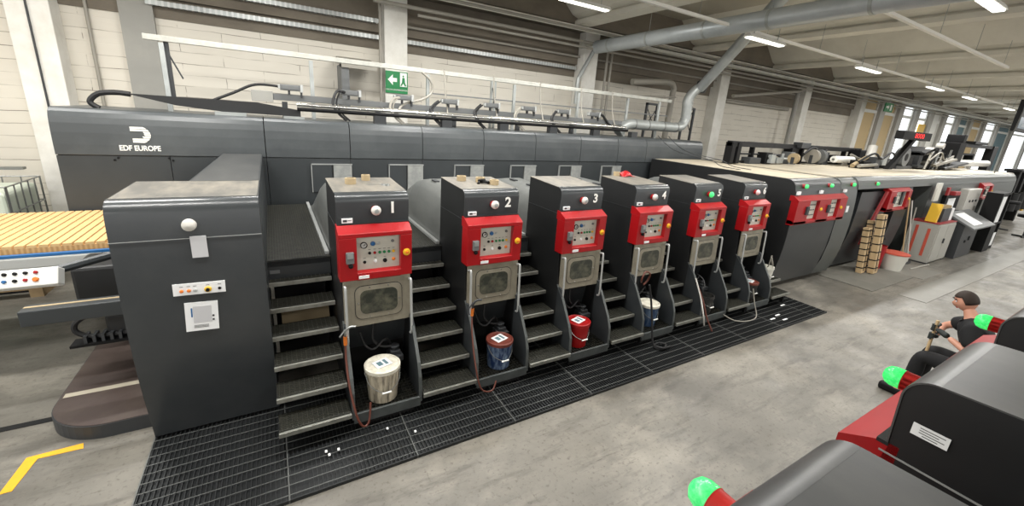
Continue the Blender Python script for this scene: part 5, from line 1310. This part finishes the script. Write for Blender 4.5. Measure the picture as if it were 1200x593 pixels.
for s_ in (1, -1): hd.lathe((hc.x + .01, hc.y + s_ * .074, hc.z - .005), [(.0001, -.004), (.022, 0), (.028, .008), (.0001, .012)], 12, axis='y')
hd.build('head', 'skin', wk)
for s_ in (1, -1):
    MB().lathe((hc.x - .088, hc.y + s_ * .03, hc.z + .018), [(.0001, -.008), (.011, 0), (.0001, .008)], 10, axis='x').build('eye', 'paper', wk)
    MB().box(hc.x - .1, hc.x - .085, hc.y + s_ * .03 - .016, hc.y + s_ * .03 + .016, hc.z + .038, hc.z + .046).build('eyebrow', 'hair', wk)
MB().box(hc.x - .088, hc.x - .078, hc.y - .024, hc.y + .024, hc.z - .066, hc.z - .056).build('mouth', 'red_dull', wk)
hr = MB(); vs = []
for i in range(9):
    ph = PI * .56 * i / 8
    for j in range(nu):
        th = 2 * PI * j / nu; front = math.cos(th) < -.4
        p2 = ph * (.62 if front else 1.0)
        vs.append((hc.x + .106 * math.sin(p2) * math.cos(th), hc.y + .083 * math.sin(p2) * math.sin(th), hc.z + .008 + .126 * math.cos(p2)))
hr.add(vs, [(i * nu + j, i * nu + (j + 1) % nu, (i + 1) * nu + (j + 1) % nu, (i + 1) * nu + j) for i in range(8) for j in range(nu)], True)
h_ = hr.build('hair', 'hair', wk); so = h_.modifiers.new('s', 'SOLIDIFY'); so.thickness = .012
for o in set(bpy.data.objects) - before:
    o.location = (.04, .13, 1.345); o.rotation_euler = (.0, -.3, -PI / 2 + .45)
# gloved hands gripping the stick: palm + five fingers each
ST = Vector((-.06, .27, 0))
def hand(wx, cz, side):
    w = Vector(wx)
    js = [(w.x, w.y, w.z, .036), ((w.x + ST.x) / 2 - .0, (w.y + ST.y) / 2, (w.z + cz) / 2, (.042, .03)), (ST.x + side * .03, ST.y - .01, cz, (.042, .022))]
    es = [(0, 1), (1, 2)]
    skin('glove', js, es, 'glove', wk, 2)
    f = MB()
    for k in range(4):
        z = cz + .03 - k * .021; ln = [.9, 1.0, .97, .8][k]
        pts = []
        for a in range(6):
            t = (0 if side > 0 else PI) + side * (PI * 1.3 * ln) * a / 5
            pts.append((ST.x + .028 * math.cos(t) + .0, ST.y + .028 * math.sin(t), z))
        f.tube(pts, .0095, 8)
    f.tube([(ST.x + side * .035, ST.y - .02, cz + .035), (ST.x + side * .02, ST.y - .034, cz + .05), (ST.x, ST.y - .032, cz + .056), (ST.x - side * .02, ST.y - .025, cz + .052)], .0105, 8)
    f.build('glove_fingers', 'glove', wk)
hand(J['wrR'][:3], .86, 1); hand(J['wrL'][:3], .97, -1)
br = empty('broom', (6.72 + ST.x, .95 + ST.y, 0), 0, 'wooden broom stick held upright by the worker', 'broom')
MB().cyl((0, 0, .06), (0, 0, 1.06), .016, n=12).build('stick', 'wood', br)
MB().box(-.05, .05, -.2, .2, 0, .07).build('broom_head', 'dark_grey', br, 0.01)

bpy.context.view_layer.update()
